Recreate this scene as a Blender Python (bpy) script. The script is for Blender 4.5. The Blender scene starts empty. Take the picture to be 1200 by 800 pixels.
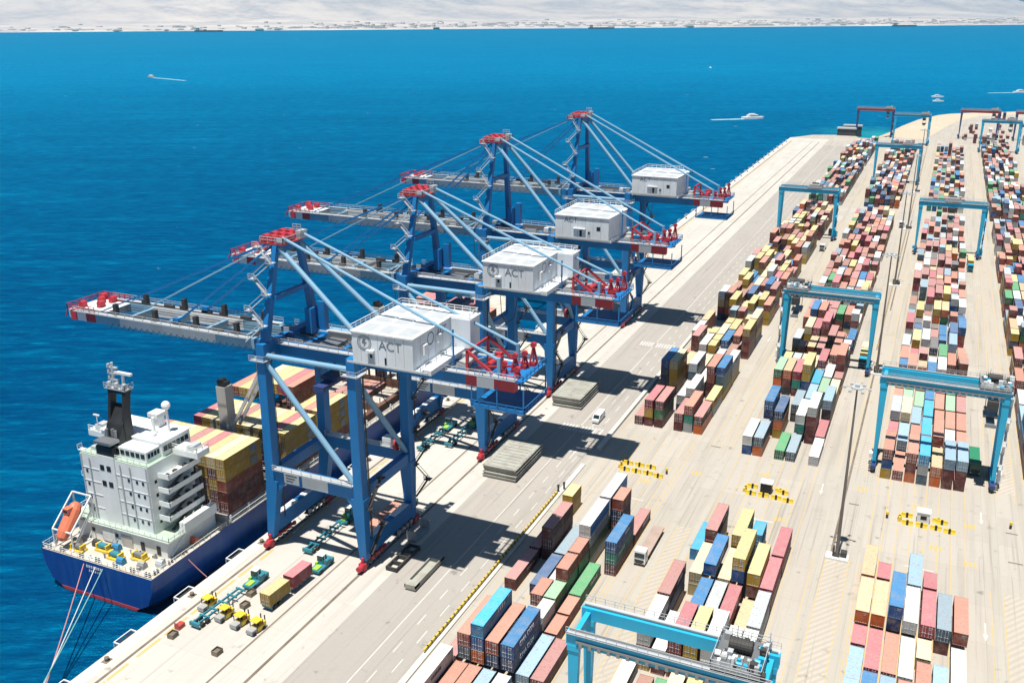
import bpy, math, random
from mathutils import Vector, Matrix, Euler, noise as mnoise
R = math.radians
C = bpy.context.scene.collection
SC = bpy.context.scene
rng = random.Random(7)

# ------------------------------------------------------------------ camera, sky, sun, exposure
CAM_H = 110.57
yaw, pitch, roll = R(-24.2258), R(19.2622), R(-0.2771)
fw = Vector((math.sin(yaw)*math.cos(pitch), math.cos(yaw)*math.cos(pitch), -math.sin(pitch)))
rt = Vector((math.cos(yaw), -math.sin(yaw), 0)); up = rt.cross(fw)
r2 = math.cos(roll)*rt + math.sin(roll)*up
u2 = -math.sin(roll)*rt + math.cos(roll)*up
cd = bpy.data.cameras.new('camera'); cam = bpy.data.objects.new('camera', cd); C.objects.link(cam)
m = Matrix((( r2.x, u2.x, -fw.x), (r2.y, u2.y, -fw.y), (r2.z, u2.z, -fw.z))).to_4x4()
m.translation = (0, 0, CAM_H); cam.matrix_world = m
cd.sensor_fit = 'HORIZONTAL'; cd.sensor_width = 36; cd.lens = 1109.68/1200*36
cd.clip_start = 1; cd.clip_end = 60000
SC.camera = cam
SUN = Vector((0.012, 0.22, -1.0)).normalized()          # direction the light travels
W = bpy.data.worlds.new('World'); SC.world = W; W.use_nodes = True
nt = W.node_tree
sky = nt.nodes.new('ShaderNodeTexSky'); sky.sky_type = 'NISHITA'; sky.sun_disc = False
sky.sun_elevation = math.asin(-SUN.z); sky.sun_rotation = math.atan2(-SUN.x, -SUN.y)
sky.air_density = .7; sky.dust_density = .4; sky.ozone_density = 2.0
nt.links.new(sky.outputs[0], nt.nodes['Background'].inputs[0]); nt.nodes['Background'].inputs[1].default_value = 0.05
sl = bpy.data.lights.new('sun', 'SUN'); sl.energy = 5.0; sl.angle = R(0.55); sl.color = (1.0, 0.955, 0.88)
so = bpy.data.objects.new('sun', sl); C.objects.link(so); so.rotation_euler = SUN.to_track_quat('-Z', 'Y').to_euler(); so.location = (0, 0, 400)
SC.view_settings.view_transform = 'Standard'; SC.view_settings.look = 'None'
SC.view_settings.exposure = 0.55; SC.view_settings.gamma = 1; SC.view_settings.use_curve_mapping = False
try:
    SC.cycles.use_denoising = True
except Exception:
    pass
SC.cycles.max_bounces = 6; SC.cycles.volume_bounces = 0; SC.cycles.caustics_reflective = False; SC.cycles.caustics_refractive = False

# ------------------------------------------------------------------ helpers
class MB:
    def __init__(s): s.v = []; s.f = []; s.m = []
    def poly(s, pts, mi=0):
        n = len(s.v); s.v += [tuple(p) for p in pts]; s.f.append(tuple(range(n, n+len(pts)))); s.m.append(mi); return s
    def hexa(s, p, mi=0):           # 8 points: bottom ring 0-3, top ring 4-7
        n = len(s.v); s.v += [tuple(q) for q in p]
        for q in ((3,2,1,0),(4,5,6,7),(0,1,5,4),(1,2,6,5),(2,3,7,6),(3,0,4,7)):
            s.f.append(tuple(n+i for i in q)); s.m.append(mi)
        return s
    def box(s, x0, x1, y0, y1, z0, z1, mi=0):
        return s.hexa([(x0,y0,z0),(x1,y0,z0),(x1,y1,z0),(x0,y1,z0),(x0,y0,z1),(x1,y0,z1),(x1,y1,z1),(x0,y1,z1)], mi)
    def cbox(s, x, y, z, sx, sy, sz, mi=0):
        return s.box(x-sx/2, x+sx/2, y-sy/2, y+sy/2, z, z+sz, mi)
    def beam(s, p, q, w, h, mi=0, w2=None, h2=None, ref=None):
        p, q = Vector(p), Vector(q); d = (q-p).normalized()
        ref = Vector(ref) if ref else (Vector((0,0,1)) if abs(d.z) < .95 else Vector((0,1,0)))
        a = d.cross(ref).normalized(); b = a.cross(d)
        w2 = w if w2 is None else w2; h2 = h if h2 is None else h2
        P = [p-a*w/2-b*h/2, p+a*w/2-b*h/2, p+a*w/2+b*h/2, p-a*w/2+b*h/2]
        Q = [q-a*w2/2-b*h2/2, q+a*w2/2-b*h2/2, q+a*w2/2+b*h2/2, q-a*w2/2+b*h2/2]
        return s.hexa(P+Q, mi)
    def tube(s, p, q, r, n=8, r2=None, mi=0, cap=True):
        p, q = Vector(p), Vector(q); d = (q-p).normalized(); r2 = r if r2 is None else r2
        ref = Vector((0,0,1)) if abs(d.z) < .95 else Vector((0,1,0))
        a = d.cross(ref).normalized(); b = a.cross(d); k = len(s.v)
        for c, rr in ((p, r), (q, r2)):
            for i in range(n):
                t = 2*math.pi*i/n; s.v.append(tuple(c+a*rr*math.cos(t)+b*rr*math.sin(t)))
        for i in range(n):
            j = (i+1) % n; s.f.append((k+i, k+j, k+n+j, k+n+i)); s.m.append(mi)
        if cap:
            s.f.append(tuple(k+i for i in reversed(range(n)))); s.m.append(mi)
            s.f.append(tuple(k+n+i for i in range(n))); s.m.append(mi)
        return s
    def path(s, pts, r, n=6, mi=0):
        for a, b in zip(pts, pts[1:]): s.tube(a, b, r, n, mi=mi)
        return s
    def ball(s, c, r, mi=0, n=10, k=6, sz=1.0):
        b = len(s.v)
        for i in range(k+1):
            t = math.pi*i/k
            for j in range(n):
                a = 2*math.pi*j/n; s.v.append((c[0]+r*math.sin(t)*math.cos(a), c[1]+r*math.sin(t)*math.sin(a), c[2]+r*sz*math.cos(t)))
        for i in range(k):
            for j in range(n):
                jj = (j+1) % n; s.f.append((b+i*n+j, b+(i+1)*n+j, b+(i+1)*n+jj, b+i*n+jj)); s.m.append(mi)
        return s
    def rail(s, pts, h=1.1, step=2.0, r=.05, mi=0):     # handrail with posts
        for a, b in zip(pts, pts[1:]):
            a, b = Vector(a), Vector(b); L = (b-a).length; n = max(1, int(L/step))
            for i in range(n+1):
                p = a.lerp(b, i/n); s.beam(p, p+Vector((0,0,h)), r*1.6, r*1.6, mi)
            for zz in (h, h*.55): s.beam(a+Vector((0,0,zz)), b+Vector((0,0,zz)), r*1.6, r*1.6, mi)
        return s
    def extrude(s, pts, axis, a, b, mi=0):               # polygon in two axes swept along the third
        def P(u, v, w): return {'x': (w,u,v), 'y': (u,w,v), 'z': (u,v,w)}[axis]
        n = len(pts); k = len(s.v)
        s.v += [P(u,v,a) for u,v in pts] + [P(u,v,b) for u,v in pts]
        s.f.append(tuple(k+i for i in reversed(range(n)))); s.m.append(mi)
        s.f.append(tuple(k+n+i for i in range(n))); s.m.append(mi)
        for i in range(n):
            j = (i+1) % n; s.f.append((k+i, k+j, k+n+j, k+n+i)); s.m.append(mi)
        return s
    def mesh(s, name, mats):
        me = bpy.data.meshes.new(name); me.from_pydata(s.v, [], s.f)
        for q in (mats if isinstance(mats, (list, tuple)) else [mats]): me.materials.append(q)
        me.polygons.foreach_set('material_index', s.m); me.update(); return me
    def build(s, name, mats, parent=None, loc=None):
        o = bpy.data.objects.new(name, s.mesh(name, mats)); C.objects.link(o)
        if parent: o.parent = parent
        if loc: o.location = loc
        return o

def build_split(b, name, mats, parent=None):
    """every separate piece of the builder becomes an object of its own under PARENT"""
    n = len(b.v); up_ = list(range(n))
    def fd(i):
        while up_[i] != i: up_[i] = up_[up_[i]]; i = up_[i]
        return i
    for f in b.f:
        for i in f[1:]: up_[fd(i)] = fd(f[0])
    isl = {}
    for i in range(n): isl.setdefault(fd(i), []).append(i)
    ks = list(isl); bb = []
    for k in ks:
        P = [b.v[i] for i in isl[k]]; bb.append([min(p[a] for p in P)-.03 for a in range(3)] + [max(p[a] for p in P)+.03 for a in range(3)])
    g = list(range(len(ks)))
    def fg(i):
        while g[i] != i: i = g[i]
        return i
    for i in range(len(ks)):
        for j in range(i):
            if all(bb[i][a] <= bb[j][a+3] and bb[j][a] <= bb[i][a+3] for a in range(3)): g[fg(i)] = fg(j)
    out = {}
    own = {i: fg(ks.index(k)) for k in ks for i in isl[k]}
    for f, m_ in zip(b.f, b.m): out.setdefault(own[f[0]], []).append((f, m_))
    res = []
    for fs in out.values():
        q = MB(); mp = {}
        for f, m_ in fs:
            t = []
            for i in f:
                if i not in mp: mp[i] = len(q.v); q.v.append(b.v[i])
                t.append(mp[i])
            q.f.append(tuple(t)); q.m.append(m_)
        res.append(q.build(name, mats, parent))
    return res
SPLIT = {'red_band','catch_post','vent_hood','tail_platform','girder_tie','boom_tie','a_frame_head','drive_motor','gear_box','motor','cabinet','valve_block','cover','hatch_cover','signal_mast','deck_gear','wing_railing','wing_console','bollard','exhaust_pipe','landing','electrical_cabinet','rope_gear','porthole','vent','door','bridge_window','window','cell_guide','power_pack','side_gear','sheave_frame','port_platform','head_railing','platform_railing','canopy_post','roof_panel','trolley','hoist_rope','round_emblem'}
def tag(o, label=None, cat=None, group=None, kind=None):
    if label: o['label'] = label
    if cat: o['category'] = cat
    if group: o['group'] = group
    if kind: o['kind'] = kind
    return o
def empty(name, loc, label, cat, group=None, rz=0):
    o = bpy.data.objects.new(name, None); C.objects.link(o); o.location = loc; o.rotation_euler = (0,0,rz)
    o.empty_display_size = .5
    return tag(o, label, cat, group)
def kids(o): return [c for c in bpy.data.objects if c.parent == o]
def copy_tree(o, loc, label=None, rz=None):
    def cp(x, par):
        c = x.copy(); C.objects.link(c); c.parent = par
        for k in KID.get(x.name, []): cp(k, c)
        return c
    KID = {}
    for x in bpy.data.objects:
        if x.parent: KID.setdefault(x.parent.name, []).append(x)
    n = cp(o, None); n.location = loc
    if rz is not None: n.rotation_euler = (0,0,rz)
    if label: n['label'] = label
    return n
def struct(mb, name, mat): return tag(mb.build(name, mat), kind='structure')

# ------------------------------------------------------------------ materials
def newmat(name):
    m = bpy.data.materials.new(name); m.use_nodes = True
    return m, m.node_tree, m.node_tree.nodes['Principled BSDF']
def N(t, typ, **kw):
    n = t.nodes.new(typ)
    for k, v in kw.items(): setattr(n, k, v)
    return n
def ramp(t, src, stops):
    r = N(t, 'ShaderNodeValToRGB'); t.links.new(src, r.inputs[0]); e = r.color_ramp.elements
    e[0].position, e[0].color = stops[0][0], (*stops[0][1], 1)
    e[1].position, e[1].color = stops[-1][0], (*stops[-1][1], 1)
    for p, c in stops[1:-1]:
        x = e.new(p); x.color = (*c, 1)
    return r.outputs[0]
def noise(t, scale, detail=4, vec=None, rough=.6):
    n = N(t, 'ShaderNodeTexNoise'); n.inputs['Scale'].default_value = scale; n.inputs['Detail'].default_value = detail; n.inputs['Roughness'].default_value = rough
    if vec is not None: t.links.new(vec, n.inputs['Vector'])
    return n.outputs[0]
def mix(t, fac, a, b, blend='MIX'):
    n = N(t, 'ShaderNodeMix', data_type='RGBA', blend_type=blend)
    for v, i in ((fac, 0), (a, 6), (b, 7)):
        if hasattr(v, 'links'): t.links.new(v, n.inputs[i])
        else: n.inputs[i].default_value = v if i == 0 else (*v, 1)
    return n.outputs[2]
def math_(t, op, a, b=None, clamp=False):
    n = N(t, 'ShaderNodeMath', operation=op, use_clamp=clamp)
    for v, i in ((a, 0), (b, 1)):
        if v is None: continue
        if hasattr(v, 'links'): t.links.new(v, n.inputs[i])
        else: n.inputs[i].default_value = v
    return n.outputs[0]
def mapping(t, scale, rot=0, coord='Object'):
    c = N(t, 'ShaderNodeTexCoord'); m = N(t, 'ShaderNodeMapping'); t.links.new(c.outputs[coord], m.inputs[0])
    m.inputs['Scale'].default_value = scale; m.inputs['Rotation'].default_value = (0,0,rot); return m.outputs[0]
def mapview(t, scale, rot):
    c = N(t, 'ShaderNodeTexCoord'); m = N(t, 'ShaderNodeMapping', vector_type='TEXTURE'); t.links.new(c.outputs['Object'], m.inputs[0])
    m.inputs['Scale'].default_value = tuple(1/q for q in scale); m.inputs['Rotation'].default_value = (0,0,rot); return m.outputs[0]
def paint(name, col, rough=.5, metal=0, dirt=.25, scale=.35, dcol=None, spec=.4):
    m, t, b = newmat(name)
    v = mapping(t, (1,1,.35))
    f = ramp(t, noise(t, scale, 5, v), [(.42, (0,0,0)), (.75, (1,1,1))])
    f = math_(t, 'MULTIPLY', f, dirt)
    dc = dcol or tuple(c*.45+.05 for c in col)
    c = mix(t, f, col, dc)
    t.links.new(c, b.inputs['Base Color'])
    b.inputs['Roughness'].default_value = rough; b.inputs['Metallic'].default_value = metal
    b.inputs['Specular IOR Level'].default_value = spec
    return m

M = {}
for n_, c_, kw in (
    ('crane_blue', (.008,.165,.43), dict(rough=.5, dirt=.45, dcol=(.02,.06,.15), scale=.22)),
    ('crane_light', (.19,.36,.50), dict(rough=.5, dirt=.2)),
    ('boom_white', (.62,.66,.68), dict(rough=.5, dirt=.35, dcol=(.35,.33,.3))),
    ('rtg_blue', (.02,.40,.64), dict(rough=.45, dirt=.3)),
    ('rtg_red', (.42,.06,.05), dict(rough=.5)),
    ('rtg_navy', (.03,.05,.16), dict(rough=.5)),
    ('red', (.44,.03,.045), dict(rough=.55, dirt=.5)),
    ('white', (.74,.76,.76), dict(rough=.5, dirt=.25, dcol=(.45,.42,.36))),
    ('house_white', (.68,.73,.77), dict(rough=.45, dirt=.5, dcol=(.42,.42,.4))),
    ('ship_white', (.76,.80,.79), dict(rough=.45, dirt=.35, dcol=(.5,.45,.38), scale=.25)),
    ('deck_green', (.33,.45,.36), dict(rough=.7, dirt=.5, dcol=(.5,.45,.38))),
    ('deck_pale', (.52,.49,.43), dict(rough=.75, dirt=.6, dcol=(.3,.2,.13))),
    ('hull_blue', (.010,.07,.30), dict(rough=.35, dirt=.35, scale=.12, dcol=(.015,.045,.15))),
    ('boot_red', (.45,.05,.05), dict(rough=.6, dirt=.4)),
    ('black', (.012,.012,.013), dict(rough=.5, dirt=.3)),
    ('rubber', (.022,.022,.022), dict(rough=.85, dirt=.3)),
    ('dark', (.045,.042,.04), dict(rough=.7, dirt=.4)),
    ('steel', (.28,.29,.3), dict(rough=.45, metal=.6, dirt=.4)),
    ('grey', (.36,.37,.37), dict(rough=.6, dirt=.4)),
    ('pole', (.17,.15,.13), dict(rough=.5, dirt=.4)),
    ('worn_white', (.42,.42,.42), dict(rough=.7, dirt=.9, dcol=(.12,.12,.12), scale=1.5)),
    ('galv', (.50,.53,.55), dict(rough=.5, metal=.2, dirt=.3)),
    ('brown', (.11,.05,.035), dict(rough=.8, dirt=.6, dcol=(.22,.12,.08))),
    ('yellow', (.72,.50,.04), dict(rough=.5, dirt=.3)),
    ('orange', (.62,.17,.09), dict(rough=.45, dirt=.25)),
    ('lime', (.35,.60,.07), dict(rough=.5, dirt=.2)),
    ('teal', (.03,.21,.27), dict(rough=.5, dirt=.3)),
    ('green', (.03,.22,.11), dict(rough=.5, dirt=.3)),
    ('hatch', (.36,.36,.315), dict(rough=.8, dirt=.8, dcol=(.22,.2,.17), scale=.3)),
    ('flatbed', (.40,.30,.25), dict(rough=.8, dirt=.6)),
    ('concrete_block', (.55,.54,.50), dict(rough=.85, dirt=.5, dcol=(.35,.33,.29))),
    ('mark_white', (.60,.59,.56), dict(rough=.7, dirt=.9, dcol=(.45,.42,.37), scale=.8)),
    ('mark_yellow', (.58,.38,.10), dict(rough=.7, dirt=.95, dcol=(.42,.36,.26), scale=.6)),
    ('stain', (.15,.12,.09), dict(rough=.8, dirt=.6, dcol=(.30,.26,.2), scale=.25)),
    ('rope_white', (.55,.58,.56), dict(rough=.9)), ('rope_red', (.5,.22,.22), dict(rough=.9)), ('rope_green', (.2,.42,.4), dict(rough=.9)),
    ('lettering', (.11,.14,.17), dict(rough=.6, dirt=.35, dcol=(.4,.43,.45), scale=.9)), ('white_lettering', (.7,.7,.7), dict(rough=.6, dirt=.1)),
    ('foam', (.30,.48,.55), dict(rough=.8, dirt=.9, dcol=(.03,.2,.3), scale=.12)),
    ('blue_cover', (.03,.22,.42), dict(rough=.6)),
    ('signal_red', (.55,.04,.06), dict(rough=.5)),
): M[n_] = paint(n_, c_, **kw)
def glass():
    m, t, b = newmat('window_glass'); b.inputs['Base Color'].default_value = (.015,.03,.035,1); b.inputs['Roughness'].default_value = .08
    return m
M['glass'] = glass()
def hull_paint():
    m, t, b = newmat('hull_paint'); v = mapping(t, (1,1,1)); vs = mapping(t, (1,1,.10))
    c = mix(t, math_(t, 'MULTIPLY', ramp(t, noise(t, .5, 5, vs, .6), [(.48,(0,0,0)),(.72,(1,1,1))]), .6), (.008,.06,.27), (.03,.12,.30))
    c = mix(t, math_(t, 'MULTIPLY', ramp(t, noise(t, .9, 5, vs, .65), [(.62,(0,0,0)),(.76,(1,1,1))]), .55), c, (.13,.07,.06))
    c = mix(t, math_(t, 'MULTIPLY', ramp(t, noise(t, .12, 4, v, .6), [(.5,(0,0,0)),(.7,(1,1,1))]), .4), c, (.006,.035,.15))
    t.links.new(c, b.inputs['Base Color']); b.inputs['Roughness'].default_value = .4; b.inputs['Specular IOR Level'].default_value = .35
    return m
M['hull_paint'] = hull_paint()

def paving(name, base, var, joint_x, joint_y, jcol, streak=.35, dark=(.2,.18,.15), jw=.012, stripes=None):
    m, t, b = newmat(name)
    v = mapping(t, (1,1,1))
    big = noise(t, .012, 6, v, .65); med = noise(t, .09, 6, v, .7); fine = noise(t, 1.3, 4, v, .7)
    c = mix(t, ramp(t, big, [(.35,(0,0,0)),(.68,(1,1,1))]), base, var)
    vs = mapping(t, (.55,.018,1))                       # tyre wear runs along the quay
    st = ramp(t, noise(t, 1.0, 5, vs, .6), [(.5,(0,0,0)),(.72,(1,1,1))])
    c = mix(t, math_(t, 'MULTIPLY', st, streak), c, dark)
    sp = ramp(t, med, [(.60,(0,0,0)),(.78,(1,1,1))])
    c = mix(t, math_(t, 'MULTIPLY', sp, .58), c, dark)
    oil = ramp(t, noise(t, .35, 5, v, .55), [(.63,(0,0,0)),(.73,(1,1,1))])
    c = mix(t, math_(t, 'MULTIPLY', oil, .6), c, tuple(q*.4 for q in dark))
    vs2 = mapping(t, (.9,.011,1)); sk = ramp(t, noise(t, 1.6, 3, vs2, .5), [(.60,(0,0,0)),(.70,(1,1,1))])
    c = mix(t, math_(t, 'MULTIPLY', sk, .42), c, tuple(q*.6 for q in dark))
    c = mix(t, math_(t, 'MULTIPLY', fine, .28), c, tuple(q*.62 for q in base))
    if stripes:
        w = N(t, 'ShaderNodeTexWave', wave_type='BANDS', bands_direction='X'); vv = mapping(t, (1,1,1), R(38)); t.links.new(vv, w.inputs[0])
        w.inputs['Scale'].default_value = .27; w.inputs['Distortion'].default_value = .15; w.inputs['Detail'].default_value = 1
        c = mix(t, math_(t, 'MULTIPLY', ramp(t, w.outputs['Fac'], [(.45,(0,0,0)),(.6,(1,1,1))]), .5), c, stripes)
    if joint_x:
        br = N(t, 'ShaderNodeTexBrick'); vv = mapping(t, (1,1,1)); t.links.new(vv, br.inputs[0]); br.offset = 0
        br.inputs['Scale'].default_value = 1; br.inputs['Mortar Size'].default_value = jw*4; br.inputs['Mortar Smooth'].default_value = .3
        br.inputs['Brick Width'].default_value = joint_x; br.inputs['Row Height'].default_value = joint_y
        br.inputs['Color1'].default_value = (0,0,0,1); br.inputs['Color2'].default_value = (1,1,1,1); br.inputs['Mortar'].default_value = (.5,.5,.5,1)
        tone = N(t, 'ShaderNodeSeparateColor'); t.links.new(br.outputs['Color'], tone.inputs[0])
        c = mix(t, math_(t, 'MULTIPLY', tone.outputs[0], .34), c, tuple(q*.74 for q in base))
        c = mix(t, math_(t, 'MULTIPLY', br.outputs['Fac'], .6), c, jcol)
    t.links.new(c, b.inputs['Base Color']); b.inputs['Roughness'].default_value = .88; b.inputs['Specular IOR Level'].default_value = .25
    bm = N(t, 'ShaderNodeBump'); bm.inputs['Strength'].default_value = .25; bm.inputs['Distance'].default_value = .03
    t.links.new(fine, bm.inputs['Height']); t.links.new(bm.outputs[0], b.inputs['Normal'])
    return m
M['yard'] = paving('yard_paving', (.42,.385,.335), (.47,.435,.385), 6.5, 13, (.27,.24,.2))
M['apron'] = paving('apron_concrete', (.50,.475,.43), (.55,.525,.48), 6, 12, (.36,.32,.27), streak=.3, dark=(.36,.33,.29))
M['lane'] = paving('lane_asphalt', (.35,.325,.295), (.39,.36,.325), 0, 0, (0,0,0), streak=.35, dark=(.24,.215,.19))
M['hatched'] = paving('strip_paving', (.44,.405,.35), (.48,.44,.385), 0, 0, (0,0,0), streak=.2, dark=(.3,.27,.22), stripes=(.35,.30,.235))
M['runway'] = paving('runway_concrete', (.45,.42,.365), (.40,.37,.32), 2.5, 12, (.3,.27,.22), streak=.5, dark=(.27,.23,.18))
M['sand'] = paving('sand', (.50,.42,.31), (.56,.48,.37), 0, 0, (0,0,0), streak=.1, dark=(.36,.29,.2))

def water_mat():
    m, t, b = newmat('sea_water')
    v = mapping(t, (1,1,1)); g = N(t, 'ShaderNodeNewGeometry'); sx = N(t, 'ShaderNodeSeparateXYZ'); t.links.new(g.outputs['Position'], sx.inputs[0])
    va = mapview(t, (.25,1,1), R(26))
    big = noise(t, .004, 5, va, .6); med = noise(t, .03, 5, va, .6)
    c = mix(t, ramp(t, big, [(.3,(0,0,0)),(.7,(1,1,1))]), (.000,.038,.120), (.000,.064,.172))
    c = mix(t, math_(t, 'MULTIPLY', ramp(t, med, [(.42,(0,0,0)),(.62,(1,1,1))]), .55), c, (.000,.038,.125))
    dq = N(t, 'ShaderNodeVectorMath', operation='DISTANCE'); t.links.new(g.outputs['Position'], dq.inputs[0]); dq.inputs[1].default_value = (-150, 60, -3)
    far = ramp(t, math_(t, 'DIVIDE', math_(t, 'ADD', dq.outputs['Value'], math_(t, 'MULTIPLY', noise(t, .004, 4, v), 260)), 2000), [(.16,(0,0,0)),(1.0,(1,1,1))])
    c = mix(t, far, c, mix(t, big, (.000,.160,.335), (.000,.215,.410)))  # brighter away from the quay, painting in grazing sky reflection
    # shallow sandy bay beyond the quay end
    dv = N(t, 'ShaderNodeVectorMath', operation='DISTANCE'); t.links.new(g.outputs['Position'], dv.inputs[0]); dv.inputs[1].default_value = (-58, 985, -3)
    wob = math_(t, 'MULTIPLY', noise(t, .02, 3, v), 60)
    sh = math_(t, 'ADD', dv.outputs['Value'], wob)
    shf = ramp(t, math_(t, 'DIVIDE', sh, 105), [(.25,(1,1,1)),(1,(0,0,0))])
    c = mix(t, math_(t, 'MULTIPLY', shf, .85), c, (.03,.36,.36))
    swl = noise(t, .06, 5, mapview(t, (.14,1,1), R(24)), .7)  # light and dark of swell and ripples painted into the colour, from here on
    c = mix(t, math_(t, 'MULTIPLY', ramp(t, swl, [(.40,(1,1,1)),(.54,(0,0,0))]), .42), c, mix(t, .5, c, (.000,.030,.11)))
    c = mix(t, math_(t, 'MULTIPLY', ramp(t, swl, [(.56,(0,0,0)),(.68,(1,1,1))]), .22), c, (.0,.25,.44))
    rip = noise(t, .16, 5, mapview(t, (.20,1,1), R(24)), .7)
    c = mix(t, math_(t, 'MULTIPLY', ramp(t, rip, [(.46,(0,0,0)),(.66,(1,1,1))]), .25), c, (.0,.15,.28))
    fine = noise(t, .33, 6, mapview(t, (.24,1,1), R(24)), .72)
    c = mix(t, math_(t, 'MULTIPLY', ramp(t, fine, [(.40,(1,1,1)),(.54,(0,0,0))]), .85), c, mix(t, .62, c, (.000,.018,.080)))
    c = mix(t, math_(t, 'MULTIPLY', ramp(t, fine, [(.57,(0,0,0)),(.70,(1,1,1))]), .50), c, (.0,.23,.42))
    # white caps
    vw = mapview(t, (.5,1,1), R(24))
    cap = ramp(t, noise(t, .11, 3, vw, .5), [(.76,(0,0,0)),(.785,(1,1,1))])
    c = mix(t, math_(t, 'MULTIPLY', cap, .55), c, (.5,.62,.66))
    n1 = noise(t, .34, 7, va, .66); n2 = noise(t, .05, 3, va, .5)
    h = math_(t, 'ADD', math_(t, 'MULTIPLY', n1, 1.3), math_(t, 'MULTIPLY', n2, 2.5))
    bm = N(t, 'ShaderNodeBump'); bm.inputs['Strength'].default_value = .75; bm.inputs['Distance'].default_value = 1.2
    t.links.new(h, bm.inputs['Height'])
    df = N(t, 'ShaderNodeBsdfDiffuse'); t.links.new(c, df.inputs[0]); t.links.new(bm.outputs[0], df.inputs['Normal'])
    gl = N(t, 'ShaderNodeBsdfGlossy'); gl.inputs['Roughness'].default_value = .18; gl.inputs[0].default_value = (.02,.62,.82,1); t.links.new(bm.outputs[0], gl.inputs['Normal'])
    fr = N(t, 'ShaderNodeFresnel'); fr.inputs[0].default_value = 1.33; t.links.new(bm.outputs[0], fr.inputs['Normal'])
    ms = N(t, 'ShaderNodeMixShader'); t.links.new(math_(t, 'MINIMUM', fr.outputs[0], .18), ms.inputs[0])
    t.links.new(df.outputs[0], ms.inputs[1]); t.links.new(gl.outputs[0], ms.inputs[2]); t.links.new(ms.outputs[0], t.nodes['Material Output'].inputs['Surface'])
    return m
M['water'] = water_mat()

def hill_mat():
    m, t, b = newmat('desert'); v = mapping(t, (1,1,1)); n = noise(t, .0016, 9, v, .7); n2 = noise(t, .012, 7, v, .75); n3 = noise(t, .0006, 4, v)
    c = mix(t, ramp(t, n, [(.42,(0,0,0)),(.58,(1,1,1))]), (.70,.60,.52), (.40,.37,.37))  # pale desert, lightened further to paint in part of the haze
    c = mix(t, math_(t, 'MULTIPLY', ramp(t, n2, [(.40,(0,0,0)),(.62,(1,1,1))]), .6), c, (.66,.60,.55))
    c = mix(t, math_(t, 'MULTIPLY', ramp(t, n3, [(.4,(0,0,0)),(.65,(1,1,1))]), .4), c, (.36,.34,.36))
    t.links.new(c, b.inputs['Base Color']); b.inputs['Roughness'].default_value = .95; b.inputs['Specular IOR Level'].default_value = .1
    return m
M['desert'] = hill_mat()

def container_mat(name, stuff):
    m, t, b = newmat(name)
    if stuff:
        a = N(t, 'ShaderNodeVertexColor', layer_name='Col'); side = a.outputs[0]; v = mapping(t, (1,1,1))
        c = side
    else:
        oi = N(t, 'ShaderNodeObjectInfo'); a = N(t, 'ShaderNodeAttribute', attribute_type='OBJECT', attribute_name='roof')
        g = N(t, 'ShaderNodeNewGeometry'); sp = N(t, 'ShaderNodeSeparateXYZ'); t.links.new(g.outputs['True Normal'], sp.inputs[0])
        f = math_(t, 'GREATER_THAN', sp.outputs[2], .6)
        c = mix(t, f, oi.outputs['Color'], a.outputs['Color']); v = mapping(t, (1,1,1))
        tc = N(t, 'ShaderNodeTexCoord'); vm = N(t, 'ShaderNodeVectorMath', operation='ADD'); t.links.new(tc.outputs['Object'], vm.inputs[0])
        cv = N(t, 'ShaderNodeCombineXYZ'); t.links.new(math_(t, 'MULTIPLY', oi.outputs['Random'], 900), cv.inputs[0]); t.links.new(cv.outputs[0], vm.inputs[1]); v = vm.outputs[0]
    n1 = noise(t, .45, 7, v, .72); n2 = noise(t, 1.7, 5, v, .75)
    mp = N(t, 'ShaderNodeMapping'); t.links.new(v, mp.inputs[0]); mp.inputs['Scale'].default_value = (3.2, 3.2, .28); n3 = noise(t, 1.0, 4, mp.outputs[0], .6)
    c = mix(t, math_(t, 'MULTIPLY', ramp(t, n1, [(.46,(0,0,0)),(.68,(1,1,1))]), .34), c, (.38,.32,.27))
    c = mix(t, math_(t, 'MULTIPLY', ramp(t, n3, [(.54,(0,0,0)),(.72,(1,1,1))]), .40), c, (.07,.04,.03))
    c = mix(t, math_(t, 'MULTIPLY', ramp(t, n2, [(.58,(0,0,0)),(.70,(1,1,1))]), .50), c, (.13,.06,.035))
    t.links.new(c, b.inputs['Base Color']); b.inputs['Roughness'].default_value = .55; b.inputs['Specular IOR Level'].default_value = .3
    return m
M['box_paint'] = container_mat('container_paint', False)
M['box_stuff'] = container_mat('distant_container_paint', True)

# ------------------------------------------------------------------ the setting
wp = MB(); wp.poly([(-16000,-800,-3.1),(6000,-800,-3.1),(9000,14000,-3.1),(-16000,14000,-3.1)])
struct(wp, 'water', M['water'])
edge = [(-127.2,-250),(-127.2,904),(-121,913),(-111,931),(-88,939),(-76,943),(-70,925),(-58,925),(-47,945),(-38,990),(-30,1050),(-17,1120),(2,1178),(40,1212),(80,1236),(200,1262),(700,1330),(700,-250)]
struct(MB().extrude(edge, 'z', -7, 0), 'ground', M['yard'])
bm = MB(); be = edge[5:17]
for i in range(len(be)-1):
    (x0,y0),(x1,y1) = be[i], be[i+1]
    bm.poly([(x0,y0,-.05),(x1,y1,-.05),(x1-14,y1+20,-4.2),(x0-14,y0+20,-4.2)])
    bm.poly([(x0+30,y0-12,.006),(x1+30,y1-12,.006),(x1,y1,.006),(x0,y0,.006)]) if i > 2 else None
struct(bm, 'beach', M['sand'])
def sheet(name, rects, mat, z=.004):
    b = MB()
    for x0,x1,y0,y1 in rects: b.poly([(x0,y0,z),(x1,y0,z),(x1,y1,z),(x0,y1,z)])
    return struct(b, name, mat)
sheet('apron_pavement', [(-127.2,-93,-250,903)], M['apron'])
sheet('truck_road', [(-93,-74,-250,860)], M['lane'])
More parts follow.
